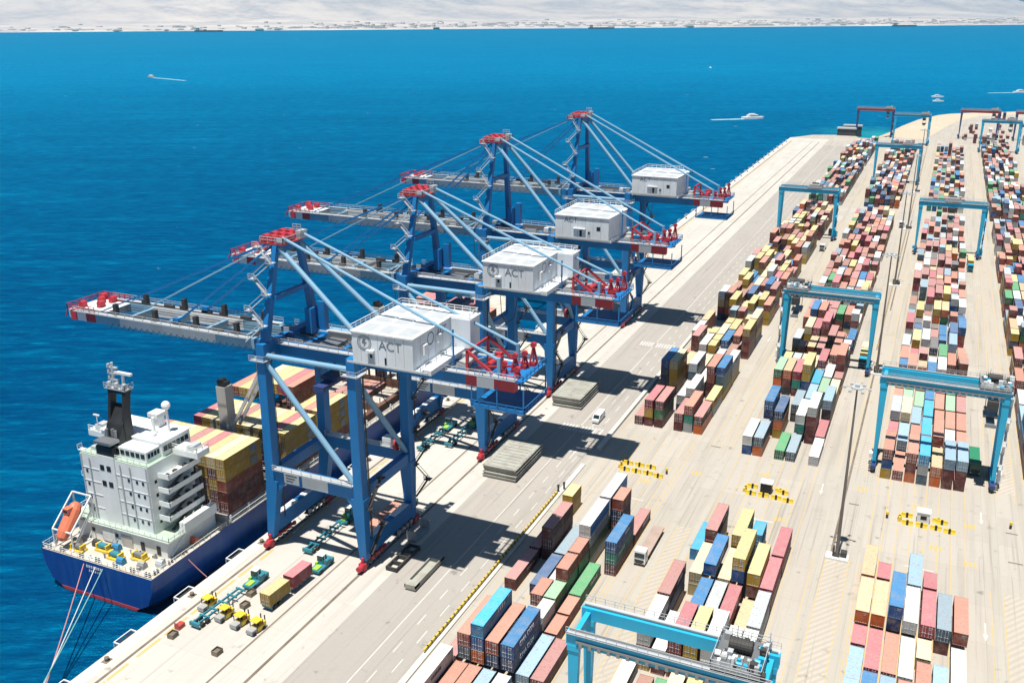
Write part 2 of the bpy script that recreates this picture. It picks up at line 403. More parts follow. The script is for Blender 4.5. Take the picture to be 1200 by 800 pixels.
LANES = [(-72.0,-44.6), (-39.5,-12.3), (-5.3,21.8), (28.0,55.2), (61,88)]
runs = [x for l in LANES for x in l]
sheet('crane_runway_strips', [(x-.9,x+.9,-100,930) for x in runs], M['runway'], .008)
hat = []
for x0,x1 in ((-43.7,-40.4),(-11.3,-6.3),(22.8,27.1),(56.2,60)):
    hat += [(x0,x1,-100,188),(x0,x1,234,548),(x0,x1,592,900)]
sheet('hatched_strips', hat, M['hatched'], .008)
sheet('quay_coping', [(-127.2,-124.6,-250,900)], M['concrete_block'], .012)
rl = MB()
for x in (-122.7,-98.9): rl.box(x-.09,x+.09,-250,880,.0,.05)
for x in (-122.7,-98.9): rl.poly([(x-.32,-250,.014),(x+.32,-250,.014),(x+.32,880,.014),(x-.32,880,.014)])
rl.poly([(-105.2,-250,.014),(-104.75,-250,.014),(-104.75,880,.014),(-105.2,880,.014)])
struct(rl, 'crane_rails', M['stain'])
ml = MB()
def rect(b, x0,x1,y0,y1,z=.014): b.poly([(x0,y0,z),(x1,y0,z),(x1,y1,z),(x0,y1,z)])
rect(ml,-82.65,-82.45,-100,860)
for y in range(60, 700, 9):
    rect(ml,-79.6,-79.42,y,y+3.4); rect(ml,-76.9,-76.72,y+4,y+8)
rect(ml,-92.9,-92.75,330,860)
for y0 in (226.5, 303):
    for i in range(13): rect(ml,-87.6+i*.95,-87.1+i*.95,y0,y0+4.2)
def arrow(b, x, y, rz, L=6):
    c, s = math.cos(rz), math.sin(rz)
    T = lambda p: (x+p[0]*c-p[1]*s, y+p[0]*s+p[1]*c, .016)
    b.poly([T(p) for p in ((-.13,0),(.13,0),(.13,L*.65),(-.13,L*.65))]); b.poly([T(p) for p in ((-.45,L*.65),(.45,L*.65),(0,L))])
for x,y,a in ((-54,196,R(90)),(-15.8,222,R(180)),(-24,198,R(90)),(19.4,222,R(180)),(19.4,176,R(180)),(10,191,R(90)),(-78.2,210,0),(-47,330,R(180))): arrow(ml,x,y,a)
struct(ml, 'white_road_markings', M['mark_white'])
my = MB()
for y in range(-100, 880, 7): rect(my,-121.75,-121.15,y,y+rng.uniform(4.5,7))
for x in runs:
    for s in (-1.25,1.1): rect(my,x+s,x+s+.12,-100,188); rect(my,x+s,x+s+.12,230,548); rect(my,x+s,x+s+.12,592,900)
for x0,n in ((-69.4,8),(-37.8,8),(-3.6,8),(29.3,8)):
    for i in range(n):
        x = x0+i*2.79
        rect(my,x,x+.13,190,231); rect(my,x,x+.13,100,190); rect(my,x,x+.13,548,592)
for x,y in ((-58,205),(-66,216),(-27,214),(-24,199),(5,218),(9,200),(15.8,213),(15.8,196),(-31,220),(-47,214),(-8,222),(-63,198)):
    for k in range(3): rect(my,x+k*.9,x+k*.9+.55,y,y+2.0,.016)
rect(my,-50.9,-50.75,100,548)
struct(my, 'yellow_yard_markings', M['mark_yellow'])
dr = MB()
for x,y0,y1 in ((-10.3,190,330),(-11.2,330,880),(-9.9,380,560)): dr.poly([(x-.28,y0,.012),(x+.28,y0,.012),(x+.28,y1,.012),(x-.28,y1,.012)])
for x,y,w in ((-46,232,2.6),(-9,214,2.2),(24.3,201,2.8),(24.3,214,2.4),(-8.6,197,2)): dr.poly([(x,y,.016),(x+w,y,.016),(x+w,y+.5,.016),(x,y+.5,.016)])
struct(dr, 'cable_trench', M['stain'])

# far shore: coastal plain rising to desert hills
P0 = Vector((-5245,4195)); P1 = Vector((406,7810)); du = (P1-P0).normalized(); dn = Vector((-du.y, du.x))
tb = MB(); NU, ND = 130, 46
def hgt(u, d):
    if d < 30: return -4+.2*d
    p = Vector((u*.00035, d*.00035, 3.1)); rough = mnoise.fractal(p, 1.0, 2.1, 6)
    plain = 2 + min(d, 2500)*.010 + 4*mnoise.noise(Vector((u*.002, d*.002, 0)))
    left = max(0, min(1, (4200-u)/5200)); start = 1500 + 1700*(1-left)
    k = max(0, min(1, (d-start)/2600)); k = k*k*(3-2*k)
    return plain + k*(250+60*left)*(1.0+.75*rough) + 60*k*k*k + 10*k*mnoise.fractal(Vector((u*.003, d*.003, 1)), 1, 2, 4)
for j in range(ND+1):
    d = 7000*(j/ND)**1.7
    for i in range(NU+1):
        u = -5200 + 15500*i/NU; off = 90*mnoise.noise(Vector((u*.0006, 0, 5))) + 60
        p = P0 + du*u + dn*(d+off); tb.v.append((p.x, p.y, hgt(u, d)))
for j in range(ND):
    for i in range(NU):
        k = j*(NU+1)+i; tb.f.append((k,k+1,k+NU+2,k+NU+1)); tb.m.append(0)
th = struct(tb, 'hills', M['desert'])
for p_ in th.data.polygons: p_.use_smooth = True
M['town'] = paint('town_walls', (.60,.55,.51), rough=.9, dirt=.5, scale=.01)
M['palms'] = paint('oasis_green', (.20,.22,.20), rough=.9, dirt=.4, scale=.01)
tw, pl = MB(), MB()
for i in range(1000):
    u = rng.uniform(-1500, 8500); d = abs(rng.gauss(0, 750))+120
    if u < 1800 and rng.random() < .75: continue
    p = P0 + du*u + dn*(d+60); z = hgt(u, d)
    if rng.random() < .12 and d < 900:
        s = rng.uniform(15, 55); pl.ball((p.x,p.y,z), s, n=7, k=4, sz=.22)
    else:
        w = rng.uniform(12, 45); tw.cbox(p.x, p.y, z-3, w, rng.uniform(12,30), rng.uniform(6,13))
for i in range(30):
    u = rng.choice((700, 1100, 3300, 4100, 5200)) + rng.gauss(0, 240); p = P0 + du*u + dn*(rng.uniform(60,240)); pl.ball((p.x,p.y,hgt(u,130)), rng.uniform(12,35), n=7, k=4, sz=.3)
tag(tw.build('distant_town', M['town']), 'pale low buildings scattered along the far shore below the hills', 'town', kind='stuff')
tag(pl.build('distant_palms', M['palms']), 'dark green patches of trees along the far shore', 'trees', kind='stuff')

# haze over the gulf
hm = bpy.data.materials.new('haze_air'); hm.use_nodes = True; ht = hm.node_tree
ht.nodes.remove(ht.nodes['Principled BSDF']); pv = ht.nodes.new('ShaderNodeVolumePrincipled')
pv.inputs['Color'].default_value = (.22,.66,1.0,1); pv.inputs['Density'].default_value = HAZE = 6.5e-5; pv.inputs['Anisotropy'].default_value = .3
ht.links.new(pv.outputs[0], ht.nodes['Material Output'].inputs['Volume'])
hb = MB().box(-17000,11000,-900,16500,-8.5,640)
tag(hb.build('haze', hm), kind='stuff')

# ------------------------------------------------------------------ text
def text_mesh(s, size, depth=.02, align='CENTER'):
    c = bpy.data.curves.new('txt', 'FONT'); c.body = s; c.size = size; c.extrude = depth; c.align_x = align; c.align_y = 'CENTER'
    o = bpy.data.objects.new('txt', c); C.objects.link(o); dg = bpy.context.evaluated_depsgraph_get(); dg.update()
    me = bpy.data.meshes.new_from_object(o.evaluated_get(dg)); bpy.data.objects.remove(o); bpy.data.curves.remove(c)
    return me
def put_text(name, s, size, mat, parent, loc, rot):
    me = text_mesh(s, size); me.materials.clear(); me.materials.append(mat)
    o = bpy.data.objects.new(name, me); C.objects.link(o); o.parent = parent; o.location = loc; o.rotation_euler = rot
    return o

# ------------------------------------------------------------------ ship-to-shore quay cranes
XS, XL = -121.0, -98.9
OX = 110.7
def quay_crane(cy, label, high, variant):
    """X in yard coordinates, y relative to the crane centre"""
    r = empty('quay_crane', (-OX, cy, 0), label, 'quay crane', 'quay cranes along the apron')
    B = M['crane_blue']; L = M['crane_light']
    def mk(): return MB()
    def fin(b, name, mat, par=r):
        b.v = [(x+OX, y, z) for x, y, z in b.v]
        return build_split(b, name, mat, par)[0] if name in SPLIT else b.build(name, mat, par)
    hz = 2.4 if high else 0.0
    T = 47.2 + hz                      # top of the legs
    G0, G1 = 43.6+hz, 46.0+hz          # main girders
    BT = -193.6 if high else -178.6    # boom tip
    for y in (-9.6, 9.6):
        for x, xb in ((XS, -122.6), (XL, XL)):
            b = mk()
            b.beam((x,y,16.6),(x+.6*(x==XS),y,T), 2.1,2.3, w2=1.9,h2=2.1)
            d = 1.3 if x == XS else -1.0
            b.hexa([(xb-.8,y-.8,2.4),(xb+.8,y-.8,2.4),(xb+.8,y+.8,2.4),(xb-.8,y+.8,2.4),(x-1.5+d*.3,y-1.15,16.6),(x+1.5+d*.3,y-1.15,16.6),(x+1.5+d*.3,y+1.15,16.6),(x-1.5+d*.3,y+1.15,16.6)])
            lg = fin(b, 'leg', B)
            c = mk(); c.box(x-1.9,x+1.9,y-1.7,y+1.7,T-3.6,T-3.45)
            c.rail([(x-1.9,y-1.7,T-3.45),(x+1.9,y-1.7,T-3.45),(x+1.9,y+1.7,T-3.45)], 1.1, 1.9, .05)
            fin(c, 'landing', M['galv'], lg)
        b = mk(); b.box(XS+.9,XL-.9,y-.85,y+.85,16.4,19.4)                 # portal beam with fillets at the legs
        for x, s in ((XS+.9,1),(XL-.9,-1)):
            b.extrude([(x,16.45),(x+s*2.6,16.45),(x,13.4)], 'y', y-.75,y+.75)
        pb = fin(b, 'portal_beam', B)
        c = mk(); c.box(XS+1.2,XL-1.2,y-1.5,y+.4,19.42,19.5); c.rail([(XS+1.2,y-1.5,19.5),(XL-1.2,y-1.5,19.5)], 1.1, 2.2, .06)
        fin(c, 'walkway', M['galv'], pb)
        if y < 0:
            c = mk(); c.box(XS+3.6,XS+7.4,y-.90,y-.86,16.7,19.1); sg = fin(c, 'sign_panel', M['white'], pb)
            c = mk()
            for k in range(3):
                c.box(XS+4.1,XS+6.9-.5*k,y-.94,y-.905,18.4-.65*k,18.7-.65*k)
            fin(c, 'sign_marks', M['lettering'], sg)
            c = mk(); c.box(XS+8.2,XS+14.6,y-.90,y-.86,16.6,19.2); fin(c, 'name_board', M['boom_white'], pb)
        b = mk(); b.tube((XS,y,T-2.6),(XL,y,T-2.6),.55,10); fin(b, 'tie_beam', L)
        b = mk(); b.tube((XS+.3,y,T-3.2),(XL-1.2,y,19.2),.62,10); fin(b, 'diagonal_brace', L)
    for x, xb in ((XS,-122.6),(XL,XL)):
        b = mk(); b.box(xb-.8,xb+.8,-9.9,9.9,3.0,6.6)
        sb = fin(b, 'sill_beam', B)
        c = mk(); c.box(xb-.75,xb+.75,-7.5,-1.0,6.62,6.75); c.box(xb-.75,xb+.75,1.6,7.5,6.62,6.75); fin(c, 'walkway', M['white'], sb)
        for s in (-1, 1):
            b = mk()
            b.box(xb-.5,xb+.5,min(s*3.6,s*9.4),max(s*3.6,s*9.4),1.5,3.0)
            b.extrude([(s*2.2,1.5),(s*11.2,1.5),(s*9.2,2.6),(s*4.2,2.6)], 'x', xb-.42,xb+.42)
            bg = fin(b, 'bogie', M['dark'])
            for k in range(6):
                c = mk(); yy = s*(2.6+k*1.65); c.tube((xb-.22,yy,.42),(xb+.22,yy,.42),.38,12); fin(c, 'wheel', M['steel'], bg)
            c = mk(); c.tube((xb,s*11.0,1.25),(xb,s*12.4,1.25),.62,12); c.box(xb-.7,xb+.7,min(s*10.2,s*11.2),max(s*10.2,s*11.2),.4,1.9)
            c.tube((xb,s*10.6,1.9),(xb,s*10.6,3.1),.35,8)
            fin(c, 'buffer', M['red'], bg)
            c = mk()
            for k in range(4): c.cbox(xb+.75,s*(3+k*1.7),1.7,.5,.8,.8)
            fin(c, 'drive_motor', M['red'] if s < 0 else M['grey'], bg)
        b = mk(); b.box(x-1.0,x+1.0,-8.5,8.5,T-4.2,T-.5) if x == XS else b.box(x-1.2,x+1.2,-8.4,8.4,T-3.5,T-.4)
        fin(b, 'cross_girder', B)
        b = mk(); b.tube((x,-9.2,T-4.5),(x,9.0,18.6),.55,10) if x == XL else b.box(x-.9,x+.9,-8.4,8.4,16.6,19)
        fin(b, 'end_brace', L if x == XL else B)
    # land side portal strut
    b = mk(); b.box(XL-.8,XL+.8,-8.4,8.4,16.5,18.8); fin(b, 'end_strut', B)
    # twin girders with rails and walkways
    for y in (-4.6, 4.6):
        b = mk(); b.box(-125.4,-66.5,y-.75,y+.75,G0,G1)
        gd = fin(b, 'girder', B)
        o = y + (1.4 if y > 0 else -1.4)
        c = mk(); c.box(-124,-66,min(o,y)-.1,max(o,y)+.1,G1+.02,G1+.1); c.rail([(-124,o,G1+.1),(-66,o,G1+.1)], 1.1, 2.4, .06)
        fin(c, 'walkway', M['galv'], gd)
        c = mk(); c.box(-76.5,-74.2,y-.80,y+.80,G0-.05,G1+.05); c.box(-70.6,-66.4,y-.8,y+.8,G0-.05,G1+.05); fin(c, 'red_band', M['red'], gd)
        c = mk(); c.box(-74.2,-70.6,y-.79,y+.79,G0-.04,G1+.04); fin(c, 'white_band', M['white'], gd)
        # boom
        b = mk(); b.box(BT+1.4,-126.2,y-.7,y+.7,G0+.1,G1-.1)
        bo = fin(b, 'boom', L)
        c = mk(); c.box(BT+15,-136.5,y-.76,y+.76,G0+.05,G1-.05); fin(c, 'white_panel', M['boom_white'], bo)
        for x0,x1,mm in ((BT,BT+2,'red'),(BT+2,BT+4.7,'white'),(BT+4.7,BT+7.6,'red')):
            c = mk(); c.box(x0,x1,y-.78,y+.78,G0+.03,G1-.03); fin(c, 'tip_band', M[mm], bo)
        c = mk(); c.box(BT+1.6,-127,min(o,y)-.1,max(o,y)+.1,G1-.05,G1+.05); c.rail([(BT+1.6,o,G1+.05),(-127,o,G1+.05)], 1.1, 2.6, .06)
        fin(c, 'walkway', M['galv'], bo)
        c = mk()
        for x in (-165,-153.5,-142,-131):
            c.box(x-.45,x+.45,y-.5,y+.5,G1,G1+2.7); c.box(x-1.4,x-.5,y-.3,y+.3,G1,G1+.9)
        for x in (-158,-147,-136): c.box(x-1.5,x+1.2,y-.35,y+.35,G1,G1+.7)
        fin(c, 'catch_post', M['dark'], bo)
        c = mk(); c.box(BT+2.6,-127,y-.18-.3*math.copysign(1,y),y+.18-.3*math.copysign(1,y),G1-.04,G1+.2); fin(c, 'trolley_rail', M['dark'], bo)
    b = mk()
    for x in (BT+7.6,BT+16,-152,-141,-130): b.box(x-.4,x+.4,-3.9,3.9,G0+.5,G1-.4)
    fin(b, 'boom_tie', L)
    b = mk()
    for x in (-115,-106,-88,-80): b.box(x-.5,x+.5,-3.84,3.84,G0+.4,G1-.4)
    fin(b, 'girder_tie', B)
    b = mk(); b.box(BT+.1,BT+9.1,-3.85,3.85,G1-.3,G1-.1); b.box(BT-1,BT,-4.9,4.9,G0+.3,G1-.2)
    tp = fin(b, 'boom_tip_platform', M['white'])
    c = mk()
    c.rail([(BT-.8,-5.4,G1),(BT+7.6,-5.4,G1)], 1.3, 1.4, .09); c.rail([(BT-.8,5.4,G1),(BT+7.6,5.4,G1)], 1.3, 1.4, .09); c.rail([(BT-.8,-5.4,G1),(BT-.8,5.4,G1)], 1.3, 1.6, .09)
    for x,y in ((BT+1.1,-2.6),(BT+2.6,1.5),(BT+4.6,3),(BT+5.1,-1),(BT+.6,4)): c.tube((x,y-.7,G1+.8),(x,y+.7,G1+.8),.7,12); c.box(x-.5,x+.5,y-.9,y+.9,G1-.1,G1+.5)
    c.path([(BT-1,-3.5,G1),(BT-2.6,-3.9,G1-.8),(BT-3.2,-4,G1-2.4)], .16)
    fin(c, 'sheave_frame', M['red'], tp)
    # A-frame
    A = 66.3 if not high else 74.0
    ax = -119.6
    for y in (-1, 1):
        b = mk(); b.beam((XS+.4,y*8.6,T-.4),(ax,y*3.6,A), 1.5,1.7, w2=1.0,h2=1.1); fin(b, 'a_frame_leg', B)
        b = mk(); b.tube((ax+.6,y*3.4,A-.6),(-97.6,y*5.2,T+.2),.55,10); fin(b, 'backstay', L)
        b = mk(); b.tube((ax+1.2,y*3.0,A+1.4),(-70,y*4.4,G1+3.2),.32,8); b.beam((-70,y*4.4,G1),(-70,y*4.4,G1+3.6),.6,.6)
        ts = fin(b, 'tail_stay', L)
        c = mk(); p = Vector((ax+1.2,y*3.0,A+1.4)).lerp(Vector((-70,y*4.4,G1+3.2)), .80)
        c.beam((p.x,p.y,G1),(p.x,p.y,p.z+.9),.3,.3); fin(c, 'stay_post', B, ts)
        b = mk(); b.beam((ax-1.0,y*3.2,A-.2),(-147.5,y*4.6,G1+.6),.42,.42); b.beam((-147.5,y*4.6,G1-.2),(-147.5,y*4.6,G1+1.6),1.6,.7); fin(b, 'forestay', B)
        b = mk(); b.beam((ax-1.4,y*2.6,A+.5),(BT+9.1,y*4.6,G1+.4),.30,.30); fin(b, 'forestay', B)
        b = mk(); b.tube((ax-.8,y*1.0,A+.8),(BT+18,y*1.0,G1+.8),.10,6); fin(b, 'boom_hoist_rope', M['crane_light'])
    b = mk(); b.box(ax-1.0,ax+1.0,-3.9,3.9,A-1.6,A+.1)
    hd = fin(b, 'a_frame_head', B)
    b = mk(); b.box(ax-.6,ax+.6,-5.9,5.9,A-11,A-10.1); fin(b, 'cross_bar', B)
    c = mk(); c.box(ax-3.4,ax+2.2,-4.2,4.2,A+.12,A+.3)
    for i in range(9):
        x = ax-3.0+ (i%3)*1.9; y = -2.8+(i//3)*2.7; c.tube((x,y-.7,A+1.0),(x,y+.7,A+1.0),.85,12); c.box(x-.35,x+.35,y-1,y+1,A+.3,A+1.3)
    c.box(ax-6.0,ax-3.4,-1.4,1.4,A-.7,A+.4)
    fin(c, 'sheave_platform', M['red'], hd)
    c = mk(); c.rail([(ax-3.4,-4.2,A+.3),(ax+2.2,-4.2,A+.3),(ax+2.2,4.2,A+.3),(ax-3.4,4.2,A+.3)], 1.3, 1.4, .07); c.box(ax+1.0,ax+2.2,1.6,3.9,A+.3,A+1.9); c.box(ax+.4,ax+1.8,-3.9,-2.4,A+.3,A+1.4)
    c.rail([(ax+.2,2.0,A+2.0),(ax+2.2,2.0,A+2.0)], 1.2, 1, .07)
    fin(c, 'head_railing', M['galv'], hd)
    # zigzag stairs up the camera-side frame leg and the land leg
    def stairs(p0, p1, n, w, dx, dy, off=(0,0)):
        b = mk(); p0, p1 = Vector(p0), Vector(p1)
        for k in range(n):
            a = p0.lerp(p1, k/n); e = p0.lerp(p1, (k+1)/n); s = 1 if k % 2 else -1
            a2 = a+Vector((s*dx+off[0], s*dy+off[1], 0)); e2 = e+Vector((-s*dx+off[0], -s*dy+off[1], 0))
            b.beam(a2, e2, w, .12); b.cbox(e2.x, e2.y, e2.z-.05, 1.5, 1.5, .1)
            b.beam(a2+Vector((0,0,1)), e2+Vector((0,0,1)), .1, .1)
            b.rail([(e2.x-.7,e2.y-.7,e2.z+.05),(e2.x+.7,e2.y-.7,e2.z+.05)], 1.1, 1.4, .06)
        return b
    fin(stairs((XS+.2,-9.6,T+.5),(ax,-4.8,A), 6, .75, 1.5, .5, (-.9,-1.2)), 'stairs', M['galv'])
    fin(stairs((XL,10.2,7),(XL,10.2,T-4), 9, .8, 1.1, .9, (1.9,1.6)), 'stairs', M['dark'])
    fin(stairs((XL,-7,3.4),(XL,-7,19.5), 3, .7, .4, 2.0, (1.6,0)), 'stairs', M['dark'])
    for y in (-2.6,-1.3,1.3,2.6):
        b = mk(); b.tube((BT+4,y,G1-.5),(-74,y,G1-.5),.09,5); fin(b, 'trolley_rope', M['dark'])
    for y in (-6.2, 6.2):
        b = mk(); pts = []
        for i in range(49): u = i/48; pts.append((-126+ (BT+12+126)*u, y, G0+.6-.9*abs(math.sin(i*math.pi/2*.5*2)) if i % 2 else G0+.9))
        b.path(pts, .07, 4); fin(b, 'festoon_cable', M['black'])
    for x in (XS, XL):
        b = mk(); b.rail([(x-1.3,-9.6,3),(x-1.3,-9.6,3.1)],.1,1,.04)
        for dy in (-.3,.3): b.beam((x-1.25,-9.6+dy,6),(x-1.25,-9.6+dy,T-4),.09,.09)
        for k in range(30): b.beam((x-1.25,-9.9,7+k*1.2),(x-1.25,-9.3,7+k*1.2),.07,.07)
        fin(b, 'ladder', M['galv'])
        b = mk(); b.tube((x+1.15,-8.4,7),(x+1.15,-8.4,T-4),.12,6); b.tube((x+1.15,-8.05,7),(x+1.15,-8.05,T-4),.08,6); fin(b, 'conduit', M['dark'])
    b = mk(); b.tube((XL-2.2,8.2,20.8),(XL-1.5,8.2,20.8),1.5,18); b.box(XL-2.0,XL-1.7,7.8,8.6,19.4,20.8); fin(b, 'cable_reel', M['red'])
    b = mk(); b.box(XL-6,XL-3,8.6,10.6,19.5,21.4); fin(b, 'switch_house', M['white'])
    # lift shaft and cabinets by the sea legs
    b = mk()
    for x,y,h in ((-117.5,3.0,5.5),(-116.0,5.6,6.5),(-118.2,6.6,4.5)): b.box(x-.8,x+.8,y-.8,y+.8,G1,G1+h)
    fin(b, 'electrical_cabinet', B)
    # trolley with cab and spreader
    b = mk(); b.box(-113.5,-106.5,-4.0,4.0,G0+.9,G0+1.5); b.box(-112,-108,-2.4,2.4,G0+1.5,G1-.1)
    for y in (-3.9,3.9): b.box(-113.8,-106.2,y-.25,y+.25,G0+.6,G1+.5)
    tr = fin(b, 'trolley', M['steel'])
    c = mk(); c.box(-106.2,-103.6,-1.2,1.2,G0-2.6,G0-.1); cb = fin(c, 'operator_cab', M['white'], tr)
    c = mk()
    for x in (-112.4,-107.6):
        for y in (-3.0,3.0): c.tube((x,y,G0+.9),(x+(.4 if x<-110 else -.4),y*.8,G0-5.6),.06,5)
    fin(c, 'hoist_rope', M['dark'], tr)
    c = mk(); c.box(-111.2,-108.8,-6.0,6.0,G0-6.4,G0-5.6); c.box(-112,-108,-2.4,2.4,G0-5.6,G0-4.7)
    for y in (-6.0,6.0): c.box(-111.3,-108.7,y-.35,y+.35,G0-6.7,G0-5.5)
    fin(c, 'spreader', M['rtg_navy'], tr)
    for i,(x0_,x1_,y_) in enumerate(((-124,-115,-3.6),(-124,-116,2.4),(-104,-98,-3.4),(-103,-98,2.6),(-82,-77,-3.6))):
        b = mk(); b.box(x0_,x1_,y_,y_+1.1,G1-.6,G1-.5); b.rail([(x0_,y_,G1-.5),(x1_,y_,G1-.5)],1.1,1.8,.06); fin(b, 'inner_walkway', M['dark'] if i % 2 else M['galv'])
    for i,(x_,y_,h_) in enumerate(((-101.5,-1.4,1.8),(-100.2,1.2,2.4),(-104.5,.2,1.3),(-121.6,.4,2.0),(-119.4,-2.0,1.5),(-98.4,-5.9,1.6))):
        b = mk(); b.cbox(x_,y_,G1-.4,1.4,1.2,h_); fin(b, 'equipment_box', M[('grey','rtg_navy','white')[i % 3]])
    for x_ in (-126.0,-95.4):
        b = mk(); b.path([(x_,-5.6,G0),(x_+.6,-6.2,G0-5),(x_+2.2,-6.6,G0-6.5),(x_+4,-6.2,G0-5),(x_+4.6,-5.6,G0)], .09, 5); fin(b, 'slack_cable', M['black'])
    # machinery house
    H0, H1 = T+.7, T+6.6
    y0 = -12.6
    b = mk()
    if not high:
        pts = [(-96.7,y0),(-83.6,y0),(-83.6,2.2),(-79.2,2.2),(-79.2,6.4),(-96.7,6.4)]
    else:
        pts = [(-96.7,y0),(-80.9,y0),(-80.4,2.0),(-83.5,6.0),(-96.7,6.0)]
    b.extrude(pts, 'z', H0, H1)
    b.box(-97.0,-80.5,-11.5,6.2,H0-1.0,H0-.02)
    hs = fin(b, 'machinery_house', M['house_white'])
    cx = sum(p[0] for p in pts)/len(pts)
    c = mk(); rp = [(x+(.25 if x > cx else -.25), y+(-.25 if y < -5 else .25)) for x, y in pts]
    c.extrude(rp, 'z', H1+.01, H1+.28); rf = fin(c, 'roof', M['white'], hs)
    c = mk(); xr = -84.2 if not high else -81.5
    for i in range(1,3): c.box(-96.7+i*(xr+96.7)/3-.12,-96.7+i*(xr+96.7)/3+.12,y0+.3,5.5,H1+.30,H1+.42)
    for y in (-6.5,-.5): c.box(-96.5,xr,y-.1,y+.1,H1+.3,H1+.44)
    fin(c, 'roof_rib', M['house_white'], rf)
    c = mk()
    for i in range(3):
        for j in range(3):
            x0_ = -96.2+i*(xr+96.7)/3; yy = (y0+.7,-6.1,-.1)[j]
            c.box(x0_+.25,x0_+(xr+96.7)/3-.5,yy,yy+4.6,H1+.285,H1+.31)
    fin(c, 'roof_panel', M['galv'], rf)
    c = mk(); bx = -79.4 if not high else -83.4
    c.rail([(-96.8,y0,H1+.28),(-96.8,6.2,H1+.28),(bx,6.2,H1+.28)], 1.1, 1.6, .07)
    if not high: c.rail([(bx,6.2,H1+.28),(bx,2.4,H1+.28)], 1.1, 1.6, .07)
    fin(c, 'roof_railing', M['white'], rf)
    c = mk(); c.box(-98.0,-80.5,y0-.25,y0-.02,H0-.35,H0+.02); c.box(-83.5,-82.0,y0,2,H0-.3,H0-.1); c.rail([(-82.1,y0,H0-.1),(-82.1,1.6,H0-.1)], 1.1, 1.8, .06)
    fin(c, 'walkway', M['galv'], hs)
    c = mk(); dx = -92.6 if not high else -86.6
    c.box(dx-.5,dx+.5,y0-.05,y0-.01,H0+.1,H0+2.2); fin(c, 'door', M['galv'], hs)
    c = mk(); c.box(dx-.25,dx+.25,y0-.08,y0-.055,H0+1.2,H0+1.9)
    if high: c.box(-84.4,-83.3,y0-.05,y0-.01,H0+2.4,H0+3.5); c.box(-89.4,-88.7,y0-.05,y0-.01,H0+.4,H0+2.2)
    else: c.box(-89.7,-89.3,y0-.05,y0-.01,H0+.2,H0+1.6)
    fin(c, 'window', M['glass'], hs)
    c = mk()
    if not high:
        c.cbox(-83.3,-8.6,H0+2.0,.7,1.4,1.9); c.cbox(-83.3,-3.0,H0+2.6,.7,1.2,1.6); c.cbox(-92.6,y0-.35,H0+2.35,1.6,.6,.5)
    else: c.cbox(-89.4,y0-.3,H0+2.6,3.6,.5,.15)
    fin(c, 'vent_hood', M['white'], hs)
    c = mk(); xe = -83.6 if not high else -80.9
    for i in range(1,7): x = -96.7+i*(xe+96.7)/7; c.box(x-.035,x+.035,y0-.025,y0-.004,H0,H1)
    for i in range(1,5): c.box(xe+.004,xe+.02,y0+i*2.9-.035,y0+i*2.9+.035,H0,H1)
    c.box(-96.7,xe,y0-.03,y0-.004,H0+.02,H0+.14)
    fin(c, 'panel_seam', M['grey'], hs)
    lm = M['lettering']
    if not high:
        put_text('lettering', 'ACT', 2.5, lm, hs, (-88.4+OX,y0-.03,H0+3.9), (R(90),0,0))
        c = mk()
        for k in range(28):
            a0, a1 = 2*math.pi*k/28, 2*math.pi*(k+1)/28
            for ro, ri in ((1.55,1.38),(1.2,1.08)):
                c.poly([(-94.0+ro*math.cos(a0),y0-.03,H0+4.0+ro*math.sin(a0)),(-94.0+ro*math.cos(a1),y0-.03,H0+4.0+ro*math.sin(a1)),(-94.0+ri*math.cos(a1),y0-.03,H0+4.0+ri*math.sin(a1)),(-94.0+ri*math.cos(a0),y0-.03,H0+4.0+ri*math.sin(a0))])
        c.poly([(-94.3,y0-.03,H0+4.9),(-93.6,y0-.03,H0+4.9),(-93.85,y0-.03,H0+4.2),(-93.4,y0-.03,H0+4.2),(-94.2,y0-.03,H0+3.1),(-94.0,y0-.03,H0+3.9),(-94.5,y0-.03,H0+3.9)])
        fin(c, 'round_emblem', lm, hs)
        put_text('lettering', 'ACT', 2.0, lm, hs, (-83.57+OX,-1.4,H0+4.4), (R(90),0,R(90)))
        c = mk()
        for k in range(24):
            a0, a1 = 2*math.pi*k/24, 2*math.pi*(k+1)/24
            c.poly([(-83.57,-5.8+1.3*math.cos(a0),H0+4.2+1.3*math.sin(a0)),(-83.57,-5.8+1.3*math.cos(a1),H0+4.2+1.3*math.sin(a1)),(-83.57,-5.8+1.05*math.cos(a1),H0+4.2+1.05*math.sin(a1)),(-83.57,-5.8+1.05*math.cos(a0),H0+4.2+1.05*math.sin(a0))])
        fin(c, 'round_emblem', lm, hs)
    else:
        put_text('lettering', 'ACT', 2.0, lm, hs, (-92.0+OX,y0-.03,H0+4.9), (R(90),0,0))
    # tail: red frames and hanging maintenance platform
    b = mk()
    b.beam((-76.5,-4.6,G1),(-76.5,-4.6,G1+4.2),.5,.5); b.beam((-76.5,-4.6,G1+4.2),(-71.2,-4.6,G1+.3),.5,.5)
    b.beam((-76.5,4.6,G1),(-76.5,4.6,G1+4.2),.5,.5); b.beam((-76.5,4.6,G1+4.2),(-71.2,4.6,G1+.3),.5,.5)
    b.tube((-73,-2.6,G1+1.1),(-73,3.2,G1+1.1),.55,14); b.box(-74.0,-72.6,2.2,3.4,G1-.2,G1+1.9); b.beam((-76.5,-4.6,G1+4.0),(-76.5,4.6,G1+4.0),.4,.4); b.beam((-75,-4.4,G1+1),(-68,-.5,G1+1),.35,.35)
